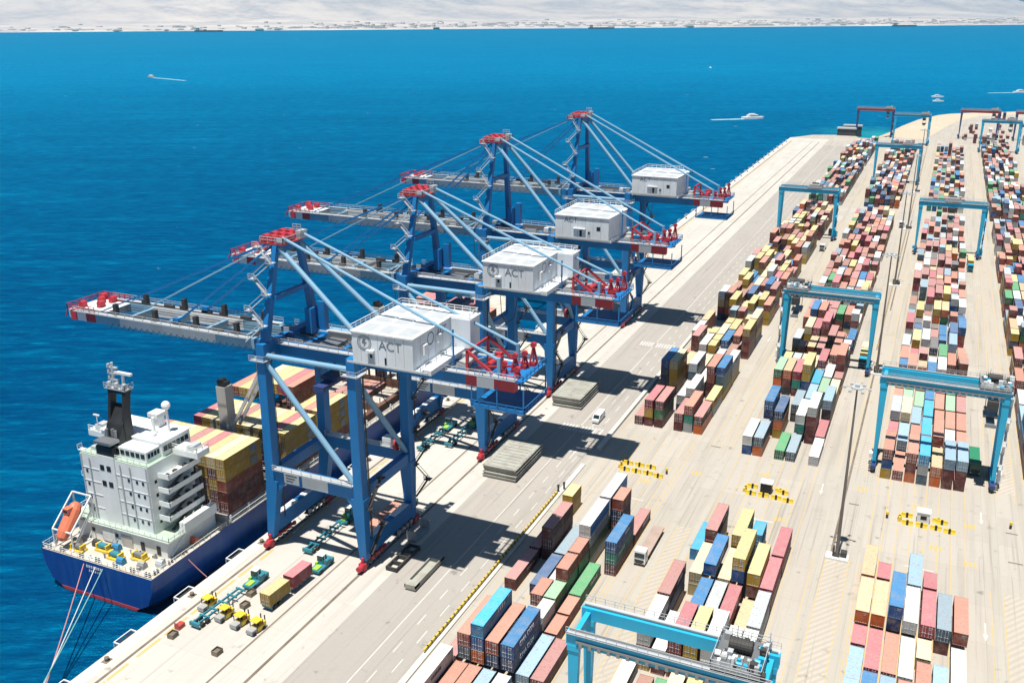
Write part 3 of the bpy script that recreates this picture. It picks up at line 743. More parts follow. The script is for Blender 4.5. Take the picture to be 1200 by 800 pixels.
    for x,y,h in ((-69.5,-3.2,2.2),(-68.2,-1.0,3.2),(-67.3,1.4,3.0),(-66.3,3.4,4.2),(-66.6,-3.6,1.6)):
        b.beam((x-.7,y-.5,G1-.2),(x,y,G1+h),.3,.3); b.beam((x+.7,y+.5,G1-.2),(x,y,G1+h),.3,.3); b.beam((x,y,G1-.2),(x,y,G1+h),.25,.25); b.tube((x,y-.35,G1+h),(x,y+.35,G1+h),.55,12); b.box(x-.45,x+.45,y-.5,y+.5,G1-.2,G1+.7)
    fin(b, 'tail_frame', M['red'])
    b = mk(); b.box(-74.5,-64.6,-5.6,5.6,G1-.28,G1-.12); b.box(-75.5,-64.4,-5.5,-4.9,G0-4.0,G0-3.8); b.box(-75.5,-64.4,-5.5,5.5,G0-4.2,G0-4.0)
    tl = fin(b, 'tail_platform', M['crane_blue'])
    c = mk(); c.rail([(-75.5,-5.5,G0-4),(-64.4,-5.5,G0-4),(-64.4,5.5,G0-4)], 1.2, 1.8, .08)
    for x in (-75.3,-70,-64.6): c.beam((x,-5.4,G0-4),(x,-5.4,G0+.6),.22,.22); c.beam((x,5.4,G0-4),(x,5.4,G0+.6),.22,.22)
    c.rail([(-74.5,-5.6,G1-.1),(-64.6,-5.6,G1-.1),(-64.6,5.6,G1-.1),(-74.5,5.6,G1-.1)], 1.2, 1.6, .07)
    fin(c, 'platform_railing', M['crane_blue'], tl)
    b = mk(); b.box(-90,-83,-3.6,-1.2,G1+.05,G1+1.5); b.box(-82,-78.6,1.0,3.6,G1+.05,G1+1.2); b.box(-79.5,-77.5,-3.4,.4,G1+.05,G1+.9)
    b.beam((-80,-4.6,G1+.3),(-73,-4.6,G1+3.4),.18,.18)
    fin(b, 'rope_gear', M['grey'])
    return r
QC = [quay_crane(154.0, 'blue quay crane closest to the white ship deckhouse, emblem and ACT on its house', False, 0),
      quay_crane(210.7, 'blue quay crane second from the ship stern, its shadow on cream hatch covers', False, 0),
      quay_crane(257.7, 'taller blue quay crane third from the ship stern, plain box house lettered ACT', True, 0),
      quay_crane(330.0, 'last blue quay crane of the row, bare apron beyond it, house lettered ACT', True, 0)]

# ------------------------------------------------------------------ yard gantry cranes
def yard_gantry(x0, cy, label, colour='rtg_blue', beam=None, trolley=.8, span=27.1, top=25.4, rich=True, cabside=1):
    r = empty('yard_gantry', (x0, cy, 0), label, 'gantry crane', 'gantry cranes over the container blocks')
    B = M[colour]; BM = M[beam or colour]
    for y in (-3.3, 3.3):
        b = MB(); b.box(-1.1, span+1.1, y-.62, y+.62, top-2.0, top)
        g = b.build('girder', BM, r)
        o = y+(1.0 if y > 0 else -1.0)
        c = MB(); c.box(-1, span+1, min(o,y), max(o,y), top+.02, top+.09)
        c.rail([(-1,o,top+.09),(span+1,o,top+.09)], 1.1, 1.5, .045)
        c.build('walkway', M['galv'], g)
        c = MB(); c.box(-.8, span+.8, y-.12, y+.12, top+.1, top+.28); c.build('trolley_rail', M['steel'], g)
        if rich:
            c = MB(); c.box(.5, span-.5, y-.95, y-.66, top-1.3, top-1.0) if y < 0 else c.box(.5, span-.5, y+.66, y+.8, top-1.2, top-1.0)
            for k in range(18): c.box(1+k*1.42, 1.5+k*1.42, *((y-1.0, y-.7) if y < 0 else (y+.66, y+.85)), top-1.9, top-1.3)
            c.build('cable_festoon', M['steel'], g)
        for x in (0, span):
            b = MB(); b.beam((x,y*1.04,2.6),(x,y,top-2.0), .85,.7, w2=1.05,h2=1.7, ref=(1,0,0)) ; lg = b.build('leg', B, r)
            c = MB(); c.box(x-.9,x+.9,y-.7,y+.7,top-3.0,top-2.02); c.build('leg_head', B, lg)
            b = MB(); b.box(x-.6, x+.6, y*1.25-1.5, y*1.25+1.5, 1.1, 1.9)
            bg = b.build('bogie', M['rtg_navy'], r)
            for k in (-1, 1):
                c = MB(); c.tube((x-.35,y*1.25+k*1.0,.75),(x+.35,y*1.25+k*1.0,.75), .75, 14); c.build('wheel', M['rubber'], bg)
                c = MB(); c.cbox(x+(.85 if x else -.85), y*1.25+k*.7, 1.0, .5, .7, .9); c.build('drive_motor', M['steel'], bg)
    for x in (0, span):
        b = MB(); b.box(x-.5,x+.5,-3.5,3.5,1.95,2.7); sb = b.build('sill_beam', B, r)
        s = 1 if x else -1
        c = MB(); c.box(x+s*.6, x+s*1.9, -2.6, 2.0, 1.5, 3.9) if x == (span if cabside > 0 else 0) else c.box(x+s*.6, x+s*1.4, -1.0, 1.0, 2.0, 3.2)
        c.build('power_pack', M['white'] if rich else B, sb)
        b = MB(); b.box(x-.4,x+.4,-2.6,2.6,top-1.7,top-.5); b.build('end_tie', BM, r)
    b = MB(); n = 7; x = span if cabside > 0 else 0; s = 1.1 if cabside > 0 else -1.1
    for k in range(n):
        z0, z1 = 3+k*(top-4)/n, 3+(k+1)*(top-4)/n; d = 1 if k % 2 else -1
        b.beam((x+s,-3.3-d*.9,z0),(x+s,-3.3+d*.9,z1),.6,.12); b.cbox(x+s,-3.3+d*1.1,z1,.9,.8,.08); b.rail([(x+s*1.35,-3.3+d*.7,z1),(x+s*1.35,-3.3+d*1.5,z1)],1,.8,.05)
    b.build('stairs', M['galv'] if rich else B, r)
    tx = span*trolley
    b = MB(); b.box(tx-3.4,tx+3.4,-4.0,4.0,top+.35,top+.7)
    tr = b.build('trolley', M['steel'], r)
    c = MB(); c.tube((tx-1.8,.9,top+1.7),(tx+1.4,.9,top+1.7), .95, 16)
    for k in range(7): c.tube((tx-1.8+k*.5,.9,top+1.7),(tx-1.7+k*.5,.9,top+1.7),1.08,16)
    c.build('hoist_drum', M['dark'], tr)
    if rich:
        rr = random.Random(int(cy*10))
        for nm, mm, k in (('gear_box','white',8),('motor','rtg_blue',7),('cabinet','grey',11),('valve_block','dark',12),('cover','galv',9)):
            c = MB()
            for i in range(k):
                x = tx+rr.uniform(-3.0,3.6); y = rr.uniform(-3.6,3.4)
                if abs(y-.9) < 1.3 and abs(x-tx) < 2.2: y -= 2.6
                w, d, h = rr.uniform(.35,1.1), rr.uniform(.35,1.0), rr.uniform(.4,1.6)
                if i % 3 == 2: c.tube((x-.4,y,top+.7+w/2),(x+.4,y,top+.7+w/2), w/2, 10)
                else: c.cbox(x, y, top+.7, w, d, h)
            build_split(c, nm, M[mm], tr)
        c = MB(); c.rail([(tx-3.4,-4,top+.7),(tx+3.4,-4,top+.7),(tx+3.4,4,top+.7),(tx-3.4,4,top+.7),(tx-3.4,-4,top+.7)], 1.2, 1.3, .05)
        c.beam((tx+3.4,2.8,top+.7),(tx+3.4,2.8,top+3.6),.12,.12); c.beam((tx-1.2,3.4,top+.7),(tx-1.2,3.4,top+3.0),.12,.12)
        c.build('trolley_railing', M['galv'], tr)
    else:
        c = MB(); c.box(tx-2.4,tx+2.4,-2.6,-.6,top+.7,top+2.0); c.box(tx+1.6,tx+3.2,0,2.4,top+.7,top+2.3); c.build('gear_box', M['grey'], tr)
    c = MB(); c.box(tx-1.3,tx+1.1,-5.6,-3.2,top-4.4,top-2.1)
    cb = c.build('operator_cab', M['dark'], tr)
    c = MB(); c.box(tx-1.1,tx+.9,-5.63,-5.605,top-4.0,top-2.9); c.build('window', M['glass'], cb)
    c = MB()
    for x in (-1.6,1.6):
        for y in (-.9,.9): c.tube((tx+x,y,top+.4),(tx+x*.8,y,18.2),.05,5)
    build_split(c, 'hoist_rope', M['dark'], tr)
    c = MB(); c.box(tx-.9,tx+.9,-5.9,5.9,17.2,17.7); c.box(tx-1.6,tx+1.6,-1.6,1.6,17.7,18.4)
    for y in (-5.9,5.9): c.box(tx-1.2,tx+1.2,y-.2,y+.2,17.0,17.75)
    c.build('spreader', M['steel'], tr)
    return r
yard_gantry(-39.5, 112.8, 'bright blue gantry crane cut by the photo edge, winches crowding its trolley end', trolley=.86)
yard_gantry(-5.3, 238.6, 'bright blue gantry crane beside the green truck, dark cab under its trolley', trolley=.90)
yard_gantry(-39.5, 307.5, 'bright blue gantry crane with its trolley at the seaward leg, beside a blue-cabbed truck', trolley=.12, cabside=-1)
yard_gantry(-71.7, 497.0, 'blue gantry crane on the quayside block, dark truck stopped at its leg', rich=False, trolley=.6)
yard_gantry(-39.5, 686.0, 'pale blue gantry crane over the far end of the second block from quay', rich=False, trolley=.7)
yard_gantry(-5.3, 484.0, 'slim blue gantry crane halfway along the third block from the quay', rich=False, trolley=.5)
yard_gantry(28.0, 868.0, 'blue gantry crane standing in front of the navy-legged red gantries', rich=False, trolley=.75)
yard_gantry(-39.5, 893.0, 'pale blue gantry crane alone on bare ground by the beach', rich=False, trolley=.85)
for x, y, t in ((-74.0, 941, 'red-topped gantry crane with navy legs standing out against the turquoise bay'),
                (12.5, 955, 'red-topped gantry crane with navy legs over the container heap by the far shore'),
                (56.5, 955, 'red-topped gantry crane with navy legs well away from the turquoise bay')):
    yard_gantry(x, y, t, colour='rtg_navy', beam='rtg_red', rich=False, trolley=.86, span=30, top=25)

# ------------------------------------------------------------------ shipping containers
PAL = {  # side colour with shade darkened in, sun-bleached dusty roof colour
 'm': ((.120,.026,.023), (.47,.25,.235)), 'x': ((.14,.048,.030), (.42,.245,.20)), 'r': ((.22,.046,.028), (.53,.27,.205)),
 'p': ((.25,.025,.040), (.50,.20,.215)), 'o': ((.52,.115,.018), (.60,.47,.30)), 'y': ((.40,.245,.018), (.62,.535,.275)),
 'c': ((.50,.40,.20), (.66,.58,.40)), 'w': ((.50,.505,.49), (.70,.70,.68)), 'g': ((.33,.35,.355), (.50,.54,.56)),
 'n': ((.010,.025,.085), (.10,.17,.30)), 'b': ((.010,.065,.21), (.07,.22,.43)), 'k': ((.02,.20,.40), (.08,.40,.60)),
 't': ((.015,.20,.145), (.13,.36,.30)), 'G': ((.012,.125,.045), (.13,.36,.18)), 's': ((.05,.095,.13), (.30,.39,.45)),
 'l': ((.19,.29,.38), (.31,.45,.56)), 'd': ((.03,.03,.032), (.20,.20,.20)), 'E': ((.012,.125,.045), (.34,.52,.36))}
CNAME = {'m':'maroon','x':'brown','r':'rust red','p':'crimson','o':'orange','y':'yellow','c':'cream','w':'white','g':'light grey','n':'navy','b':'blue','k':'sky blue','t':'teal green','G':'green','s':'slate grey','l':'pale blue','d':'charcoal','E':'light green'}
CW, CH = 2.438, 2.64
def container_mesh(L, doors):
    b = MB(); P = .16
    for x in (0, CW-P):
        for y in (0, L-P): b.box(x, x+P, y, y+P, 0, CH)
    for z0, z1 in ((0.0,.15),(CH-.12,CH-.02)):
        for x in (0.01, CW-.13): b.box(x, x+.12, P, L-P, z0, z1)
        for y in (0.01, L-.13): b.box(P, CW-P, y, y+.12, z0, z1)
    for x in (-.01, CW-.17):
        for y in (-.01, L-.17):
            for z in (0, CH-.12): b.box(x, x+.18, y, y+.18, z-.005, z+.125)
    n = int(L/.42)*4
    for side, x, s in ((0, .035, 1), (1, CW-.035, -1)):
        pr = [(x+s*(.0 if i % 4 in (0,3) else .05), P+(L-2*P)*i/n) for i in range(n+1)]
        for (xa,ya),(xb,yb) in zip(pr, pr[1:]):
            q = [(xa,ya,.15),(xb,yb,.15),(xb,yb,CH-.12),(xa,ya,CH-.12)]; b.poly(q if side else q[::-1])
    pr = [(CH-.03-(.0 if i % 4 in (0,3) else .025), P+(L-2*P)*i/n) for i in range(n+1)]
    for (za,ya),(zb,yb) in zip(pr, pr[1:]): b.poly([(.1,ya,za),(CW-.1,ya,za),(CW-.1,yb,zb),(.1,yb,zb)])
    b.poly([(.1,.1,.1),(.1,L-.1,.1),(CW-.1,L-.1,.1),(CW-.1,.1,.1)])
    def endwall(y, s):
        k = 20
        pr = [(P+(CW-2*P)*i/k, y+s*(0 if i % 4 in (0,3) else .05)) for i in range(k+1)]
        for (xa,ya),(xb,yb) in zip(pr, pr[1:]):
            q = [(xa,ya,.15),(xb,yb,.15),(xb,yb,CH-.12),(xa,ya,CH-.12)]; b.poly(q if s > 0 else q[::-1])
    endwall(L-.05, -1)
    if not doors: endwall(.04, 1)
    else: b.poly([(P,.10,.12),(CW-P,.10,.12),(CW-P,.10,CH-.1),(P,.10,CH-.1)])
    return b.mesh('container_shell', M['box_paint'])
def door_mesh(s):
    b = MB(); x0, x1 = (.17, CW/2-.012) if s == 0 else (CW/2+.012, CW-.17)
    b.box(x0, x1, .04, .09, .16, CH-.13)
    for z in (.75, 1.4, 2.0): b.box(x0+.05, x1-.05, .028, .041, z-.02, z+.02)
    for k in (.28, .72):
        x = x0+(x1-x0)*k; b.tube((x,.015,.18),(x,.015,CH-.15), .028, 5, mi=1)
        for z in (.3, 1.05, 2.3): b.box(x-.07, x+.07, -.012, .04, z-.04, z+.04, 1)
    b.box(x0+.1, x1-.1, -.02, .02, 1.0, 1.06, 1)
    return b.mesh('container_door', [M['box_paint'], M['galv']])
CM = {(L, d): container_mesh(ln, d) for L, ln in ((2, 12.19), (1, 6.06)) for d in (0, 1)}
DM = [door_mesh(0), door_mesh(1)]
def rgba(c, k=1.0): return (c[0]*k, c[1]*k, c[2]*k, 1)
def container(x, y, z, L, col, label, doors, group='shipping containers', cat='container', dx=0):
    o = bpy.data.objects.new('shipping_container', CM[(L, 1 if doors else 0)]); C.objects.link(o)
    o.location = (x, y, z); k = rng.uniform(.82, 1.18)
    o.color = rgba(PAL[col][0], k*.72); q = rng.uniform(.88, 1.1); o['roof'] = [min(.82, v*q) for v in PAL[col][1]]  # sides darkened again as painted shade, roof kept bright
    tag(o, label, cat, group)
    if doors:
        for s in (0, 1):
            d = bpy.data.objects.new('door', DM[s]); C.objects.link(d); d.parent = o; d.color = o.color; d['roof'] = o['roof']
    return o

# hand-read stacks: block -> row -> [(half-bay, length in half-bays, colours from the ground up)]
XB = {'A': -69.2, 'B': -37.6, 'C': -3.4, 'D': 29.4}
A1 = {0: [(1,2,'mw'),(3,2,'m'),(7,2,'m'),(9,2,'m'),(12,1,'yy')], 1: [(1,2,'r'),(3,2,'xsr'),(9,2,'mmm')],
      2: [(1,2,'r'),(3,2,'yobk'),(7,2,'n'),(9,2,'s')], 3: [(1,2,'l'),(3,2,'nnr'),(5,1,'g'),(6,1,'rr'),(7,2,'g'),(9,2,'s')],
      4: [(1,2,'w'),(3,2,'nnb'),(5,1,'ww'),(6,1,'GE'),(7,1,'GGr'),(8,1,'GGr'),(9,2,'gGww'),(11,2,'gGww')],
      5: [(3,2,'l'),(5,1,'r'),(6,1,'r'),(7,2,'G'),(11,1,'mmnr')], 6: [(3,2,'m'),(9,2,'mtb'),(11,2,'m')]}
B1 = {0: [(0,2,'yx'),(2,2,'yxw'),(5,2,'ymw'),(7,2,'xbm'),(11,2,'k')], 1: [(0,2,'mw'),(2,2,'mx'),(5,2,'mw'),(9,2,'cc'),(11,2,'ymm')],
      2: [(0,2,'xG'),(2,2,'mG'),(5,2,'mmp'),(7,2,'bb'),(9,2,'nnb')], 3: [(0,2,'yy'),(2,2,'myc'),(5,2,'myy'),(7,2,'ng'),(9,2,'yc'),(11,2,'yyy')],
      4: [(0,2,'myy'),(2,2,'yyy'),(5,2,'gww'),(7,2,'mp'),(9,2,'mmby'),(12,1,'kk')], 5: [(0,2,'ww'),(2,2,'gw'),(5,2,'mw'),(7,2,'o'),(9,2,'mmy')],
      6: [(0,2,'mw'),(2,2,'mm'),(5,2,'gw'),(7,2,'gg'),(9,2,'mp'),(11,2,'mp')]}
C1 = {0: [(2,2,'l'),(4,2,'bl'),(6,2,'l'),(8,1,'p'),(9,2,'oo'),(11,2,'oo')], 1: [(3,2,'b'),(5,2,'b'),(7,2,'p'),(9,2,'oo'),(11,1,'mp')],
      2: [(3,2,'s'),(5,2,'l'),(7,2,'r'),(9,2,'nnb')], 3: [(3,2,'r'),(5,2,'r'),(7,2,'g'),(9,2,'gw'),(11,2,'gl')],
      4: [(3,2,'m'),(6,2,'r'),(8,1,'c'),(9,2,'mp'),(11,1,'mp')], 5: [(4,2,'b'),(6,2,'l'),(9,2,'ms')], 6: [(3,2,'w'),(5,2,'w'),(7,2,'w'),(9,2,'mr')]}
A2 = {0: [(0,2,'m'),(4,2,'mnnb'),(7,1,'wo'),(8,2,'m')], 1: [(0,2,'myp'),(4,2,'myyc'),(6,2,'oo')], 2: [(0,2,'mGm'),(6,2,'rr')], 3: [(2,2,'ng'),(4,2,'tssg'),(6,2,'oc')],
      4: [(0,2,'mm'),(2,2,'sww'),(4,2,'mw'),(6,2,'mr')], 5: [(0,2,'gtr'),(4,2,'mmrr'),(6,2,'mr')], 6: [(0,2,'om'),(2,2,'gy'),(4,2,'yGsb'),(6,2,'ygw')]}
B2 = {0: [(0,2,'bw'),(7,2,'soE'),(9,2,'my'),(13,2,'yg')], 1: [(0,2,'os'),(2,2,'xmnb'),(7,2,'dmo'),(9,2,'sg'),(12,1,'mx'),(14,2,'yyc')],
      2: [(2,2,'yon'),(7,2,'mtp'),(9,1,'yc'),(10,1,'yc'),(12,2,'mo')], 3: [(0,2,'G'),(4,2,'ds'),(7,2,'tbyy'),(9,1,'yc'),(10,1,'yc'),(12,2,'mm')],
      4: [(0,2,'s'),(2,2,'gtw'),(5,2,'gl'),(7,2,'bk'),(9,2,'mmp'),(13,2,'oGm')], 5: [(2,2,'mmmw'),(6,2,'GE'),(8,2,'gw'),(10,2,'mmr'),(12,2,'xmr')],
      6: [(0,2,'w'),(2,2,'p'),(4,2,'mdl'),(6,2,'yc'),(8,1,'ym'),(9,2,'mmmr'),(11,2,'mmw'),(14,2,'nb')]}
C2 = {0: [(0,2,'ybr'),(2,2,'mp'),(4,2,'pdg'),(6,2,'xr')], 1: [(0,2,'r'),(2,2,'dl'),(4,2,'xoc'),(6,2,'oE'),(8,2,'GE')], 2: [(0,2,'omr'),(2,2,'mr'),(4,2,'nl'),(6,2,'dE'),(8,2,'xx')],
      3: [(0,2,'sgk'),(2,1,'mx'),(3,2,'gk'),(5,2,'rk'),(7,2,'bb')], 4: [(0,2,'oo'),(2,2,'ddr'),(4,2,'mr'),(6,2,'mr'),(8,2,'mp')], 5: [(0,2,'mml'),(2,2,'mw'),(4,2,'mr'),(6,2,'GE'),(8,2,'pE')],
      6: [(0,2,'mml'),(2,2,'mr'),(4,2,'mr'),(6,2,'mm'),(8,2,'pr')]}
D2 = {0: [(0,2,'mm'),(2,2,'mbk'),(4,2,'nl'),(6,2,'rw'),(9,2,'mr')], 1: [(0,2,'mb'),(2,2,'bl'),(5,2,'mr'),(7,2,'mm')], 2: [(1,2,'mm'),(3,2,'nb'),(6,2,'wr')]}
WPOOL = {'A': 'yyyyyyccmmmmrrpxxbsnwgoo', 'B': 'mmmmrrrrppyyxxoobnnswwgGc', 'C': 'mmmmrrrppwwggxxbnsdyyoorGl', 'D': 'mmmrrrpwwyynnbsGooxxg'}
FPOOL = 'mmmmxxxrrrwwwwggGGtdnnbbsoyrxl'
STACK = {}                      # (block, row) -> list of (half index, len, cols, y0)
def fill(blk, ystart, nh, given, upto, pool, mean, rows=7, gap=.05, seed=0):
    rr = random.Random(seed)
    for r in range(rows):
        lst = [(k, L, c) for k, L, c in given.get(r, [])] if given else []
        k = max([upto]+[a+b for a, b, _ in lst]) if upto is not None else nh
        while k < nh:
            L = 2 if (k+1 < nh and rr.random() < .80) else 1
            if rr.random() > gap:
                n = max(1, min(4, int(round(rr.gauss(mean+.5*math.sin(k*.55+r*.4), .6)))))
                base = rr.choice(pool); cols = ''.join(base if rr.random() < .45 else rr.choice(pool) for _ in range(n)); lst.append((k, L, cols))
            k += L
        STACK[(blk, r)] = [(k, L, c, ystart+6.5*k) for k, L, c in lst]
fill('A1', 104, 13, A1, None, '', 0); fill('B1', 104, 13, B1, None, '', 0); fill('C1', 104, 13, C1, None, '', 0)
fill('A2', 238, 47, A2, 8, WPOOL['A'], 2.9, seed=11); fill('B2', 231, 48, B2, 13, WPOOL['B'], 3.0, seed=5)
fill('C2', 231, 48, C2, 8, WPOOL['C'], 2.6, seed=3); fill('D2', 244, 46, D2, 7, WPOOL['D'], 2.9, rows=5, seed=4)
fill('A3', 590, 44, None, 0, FPOOL, 2.4, seed=21); fill('B3', 592, 42, None, 0, FPOOL, 2.5, seed=22)
fill('C3', 592, 40, None, 0, FPOOL, 2.2, seed=23); fill('D3', 575, 46, None, 0, FPOOL, 2.4, seed=24)
SKIP = {('A2', 20), ('A2', 21), ('A2', 22), ('B2', 22), ('B2', 23), ('C2', 30), ('C2', 31)}
GAPY = [(328, 334), (424, 431), (478, 483), (654, 662), (742, 750), (815, 823)]
H = {}
for (blk, r), lst in STACK.items():
    lst[:] = [e for e in lst if (e[0] < 13 or not any(a-1 < e[3]+3 < b+1 for a, b in GAPY))]
    for k, L, cols, y0 in lst:
        for h in range(L): H[(blk, r, k+h)] = len(cols)
BLOCKS = {'A1': 'block beside striped barrier', 'B1': 'block under winch-laden gantry', 'C1': 'block beside tall mast', 'A2': 'block facing white van',
          'B2': 'block beside blue-cabbed truck', 'C2': 'block beside green truck', 'D2': 'block along photo edge', 'A3': 'block', 'B3': 'block', 'C3': 'block', 'D3': 'block'}
ORD = ['first','second','third','fourth','fifth','sixth','seventh']
cand = []
camp = Vector((0, 0, CAM_H))
for (blk, r), lst in STACK.items():
    x0 = XB[blk[0]] + r*2.79 + (.0 if blk[0] != 'B' else -.02)
    for k, L, cols, y0 in lst:
        jx, jy = rng.uniform(-.12, .12), rng.uniform(-.12, .12)
        for t, cc in enumerate(cols):
            top = t == len(cols)-1
            front = H.get((blk, r, k-1), 0) <= t
            sr = r-1 if x0 > 5 else r+1
            side = sum(1 for h in range(L) if H.get((blk, sr, k+h), 0) <= t)
            if not (top or front or side): continue
            ln = 12.19 if L == 2 else 6.06
            d = (Vector((x0+1.2, y0+ln/2, t*CH+1)) - camp).length
            v = fw.dot(Vector((x0+1.2, y0+ln/2, t*CH+1)) - camp); 
            p = Vector((x0+1.2, y0+ln/2, t*CH+1)) - camp
            px = 600+1109.7*r2.dot(p)/v; py = 400-1109.7*u2.dot(p)/v
            area = ((.42*CW*ln if top else 0) + (.85*CW*CH if front else 0) + (.35*side*6*CH*abs(x0)/d if side else 0))/d**2
            if py > 835 or px > 1245 or px < -30: 
                if y0 < 200 and not (py < 900 and px < 1260): continue
                area *= .1
            cand.append((area, blk, r, k, L, t, len(cols), cc, x0+jx+rng.uniform(-.04,.04), y0+jy+rng.uniform(-.05,.05)))
cand.sort(key=lambda q: -q[0])
N_IND = 208
seen = {}
sv, sf, scol = [], [], []
def stuff_box(x, y, z, L, col):
    ln = 12.19 if L == 2 else 6.06; k = rng.uniform(.82, 1.18); q = rng.uniform(.88, 1.1)
    side = [v*k*.72 for v in PAL[col][0]]; roof = [min(.82, v*q) for v in PAL[col][1]]  # same painted shade on the sides, bright roof
    dark = [v*.55 for v in side]
    def bx(x0,x1,y0,y1,z0,z1, cs, ct):
        n = len(sv); sv.extend([(x0,y0,z0),(x1,y0,z0),(x1,y1,z0),(x0,y1,z0),(x0,y0,z1),(x1,y0,z1),(x1,y1,z1),(x0,y1,z1)])
        for f, c_ in (((4,5,6,7),ct),((0,1,5,4),cs),((1,2,6,5),cs),((2,3,7,6),cs),((3,0,4,7),cs)):
            sf.append(tuple(n+i for i in f)); scol.append(c_)
    bx(x+.04, x+CW-.04, y+.04, y+ln-.04, z, z+CH-.03, side, roof)
    for xx in (x, x+CW-.14):                             # corner posts and top rails stand proud of the panels
        bx(xx, xx+.14, y, y+.14, z, z+CH, side, side); bx(xx, xx+.14, y+.16, y+ln, z+CH-.14, z+CH-.005, side, roof)
    bx(x+.16, x+CW-.16, y, y+.12, z+CH-.14, z+CH-.005, side, roof); bx(x+.16, x+CW-.16, y, y+.12, z, z+.14, side, side)
for i, (area, blk, r, k, L, t, n, cc, x, y) in enumerate(cand):
    if i < N_IND and blk in BLOCKS and len(BLOCKS[blk]) > 6:
        tier = ['topmost', 'second down', 'third down', 'lowest'][min(3, n-1-t)] if n > 1 else 'alone'
        bay = {'1': 12-k, '2': k}[blk[1]]
        bn = ORD[min(6, bay//2)]
        if L == 2: lab = f'{CNAME[cc]} long container {tier}, {ORD[r]} row from sea, {bn} bay, {BLOCKS[blk]}'
        else: lab = f'{CNAME[cc]} short container {tier}, {ORD[r]} row, {"near" if (k % 2 == 1) == (blk[1] == "1") else "far"} half {bn} bay, {BLOCKS[blk]}'
        if lab in seen: lab = lab.replace(' bay,', ' rear bay,').replace('long ', '').replace('short ', '')
        seen[lab] = 1
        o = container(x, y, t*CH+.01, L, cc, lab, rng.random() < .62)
        if blk == 'A1' and r == 4 and k == 3 and t >= 1:
            put_text('lettering', 'CMA CGM', 1.35, M['white_lettering'], o, (CW+.012, 5.8, 1.35), (R(90), 0, R(90)))
        if L == 2 and rng.random() < .5 and not (blk == 'A1' and r == 4):
            b = MB(); y_ = rng.choice((1.6, 4.2, 6.0)); h_ = rng.uniform(.5,.95); z_ = rng.uniform(1.1,1.5); dk = cc in 'wcgly'
            for q_ in range(rng.choice((3,4,5,6))): b.box(CW+.004,CW+.018,y_+q_*h_*1.02,y_+q_*h_*1.02+h_*.72,z_,z_+h_*rng.choice((1,1,.8)))
            for q_ in range(4): b.box(CW+.004,CW+.016,10.2+q_*.34,10.45+q_*.34,2.1,2.27)
            b.build('side_lettering', M['dark' if dk else 'worn_white'], o)
        if rng.random() < .7:
            b = MB()
            for q_ in range(4): b.box(1.38+q_*.2,1.53+q_*.2,-.004,.012,2.12,2.24)
            for q_ in range(3): b.box(1.38+q_*.2,1.53+q_*.2,-.004,.012,1.78,1.88)
            b.build('door_lettering', M['worn_white'], o)
        if cc == 'w' and L == 2 and blk == 'A1' and r == 4:
            b = MB()
            for s in range(5): b.box(CW+.001, CW+.02, .3, 11.9, .35+.42*s, .55+.42*s)
            b.build('side_stripe', M['crane_blue'], o)
    else:
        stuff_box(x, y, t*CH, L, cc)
for i in range(46):             # containers lying about by the far shore
    x, y = rng.uniform(15, 100), rng.uniform(905, 1130)
    if x < 40 and y > 1050: continue
    for t in range(rng.choice((1,1,2,3))): stuff_box(x, y, t*CH, 2, rng.choice('mmxxwnrg'))
me = bpy.data.meshes.new('distant_containers'); me.from_pydata(sv, [], sf); me.materials.append(M['box_stuff'])
ca = me.color_attributes.new('Col', 'FLOAT_COLOR', 'CORNER'); buf = []
for f, c_ in zip(sf, scol): buf += [c_[0], c_[1], c_[2], 1.0]*len(f)
ca.data.foreach_set('color', buf); me.update()
so_ = bpy.data.objects.new('distant_containers', me); C.objects.link(so_)
tag(so_, 'stacked containers of many colours filling the yard blocks toward the far shore', 'containers', kind='stuff')
print('STUFF', len(cand)-N_IND)

# ------------------------------------------------------------------ container ship at the berth
SX0, SX1, SY0 = -160.2, -130.2, 116.6
ship = empty('container_ship', (-145.2, SY0, -3.1), 'blue-hulled container ship with white deckhouse aft, moored stern-on along the quay', 'ship')
def sfin(b, name, mat, par=ship):
    b.v = [(x+145.2, y-SY0, z+3.1) for x, y, z in b.v]
    return build_split(b, name, mat, par)[0] if name in SPLIT else b.build(name, mat, par)
DK = 5.6
st = [(116.6,15,14.6,13.2,8.2),(120,15,14.9,14.2,11.5),(128,15,15,14.8,13.4),(140,15,15,15,14.4),(170,15,15,15,14.9),(255,15,15,15,14.8),(275,14.6,13.6,12,11),(295,12,9,7,6),(310,7.5,4.5,3,2.2),(320,.8,.4,.3,.2)]
b = MB(); K = []
for y, a, c_, d, e in st:
    zz = 0 if y < 270 else (y-270)*.05
    prof = [(-a,DK+zz),(-c_-.0,2.4),(-d,-.9),(-e,-3.6),(e,-3.6),(d,-.9),(c_,2.4),(a,DK+zz)]
    K.append([(-145.2+x, y, z) for x, z in prof])
for p, q in zip(K, K[1:]):
    for i in range(7): b.poly([p[i],p[i+1],q[i+1],q[i]])
b.poly(K[0])
sfin(b, 'hull', M['hull_paint'])
b = MB()
for p, q in zip(K, K[1:]):
    for i in (2, 4):
        f = lambda a_, c_, t: tuple(a_[j]+(c_[j]-a_[j])*t for j in range(3))
        lo = [f(p[i],p[i+1],.72), f(p[i],p[i+1],.93), f(q[i],q[i+1],.93), f(q[i],q[i+1],.72)] if i == 2 else [f(p[i+1],p[i],.72), f(p[i+1],p[i],.93), f(q[i+1],q[i],.93), f(q[i+1],q[i],.72)]
        s_ = -.05 if i == 2 else .05
        b.poly([(v[0]+s_, v[1], v[2]) for v in lo])
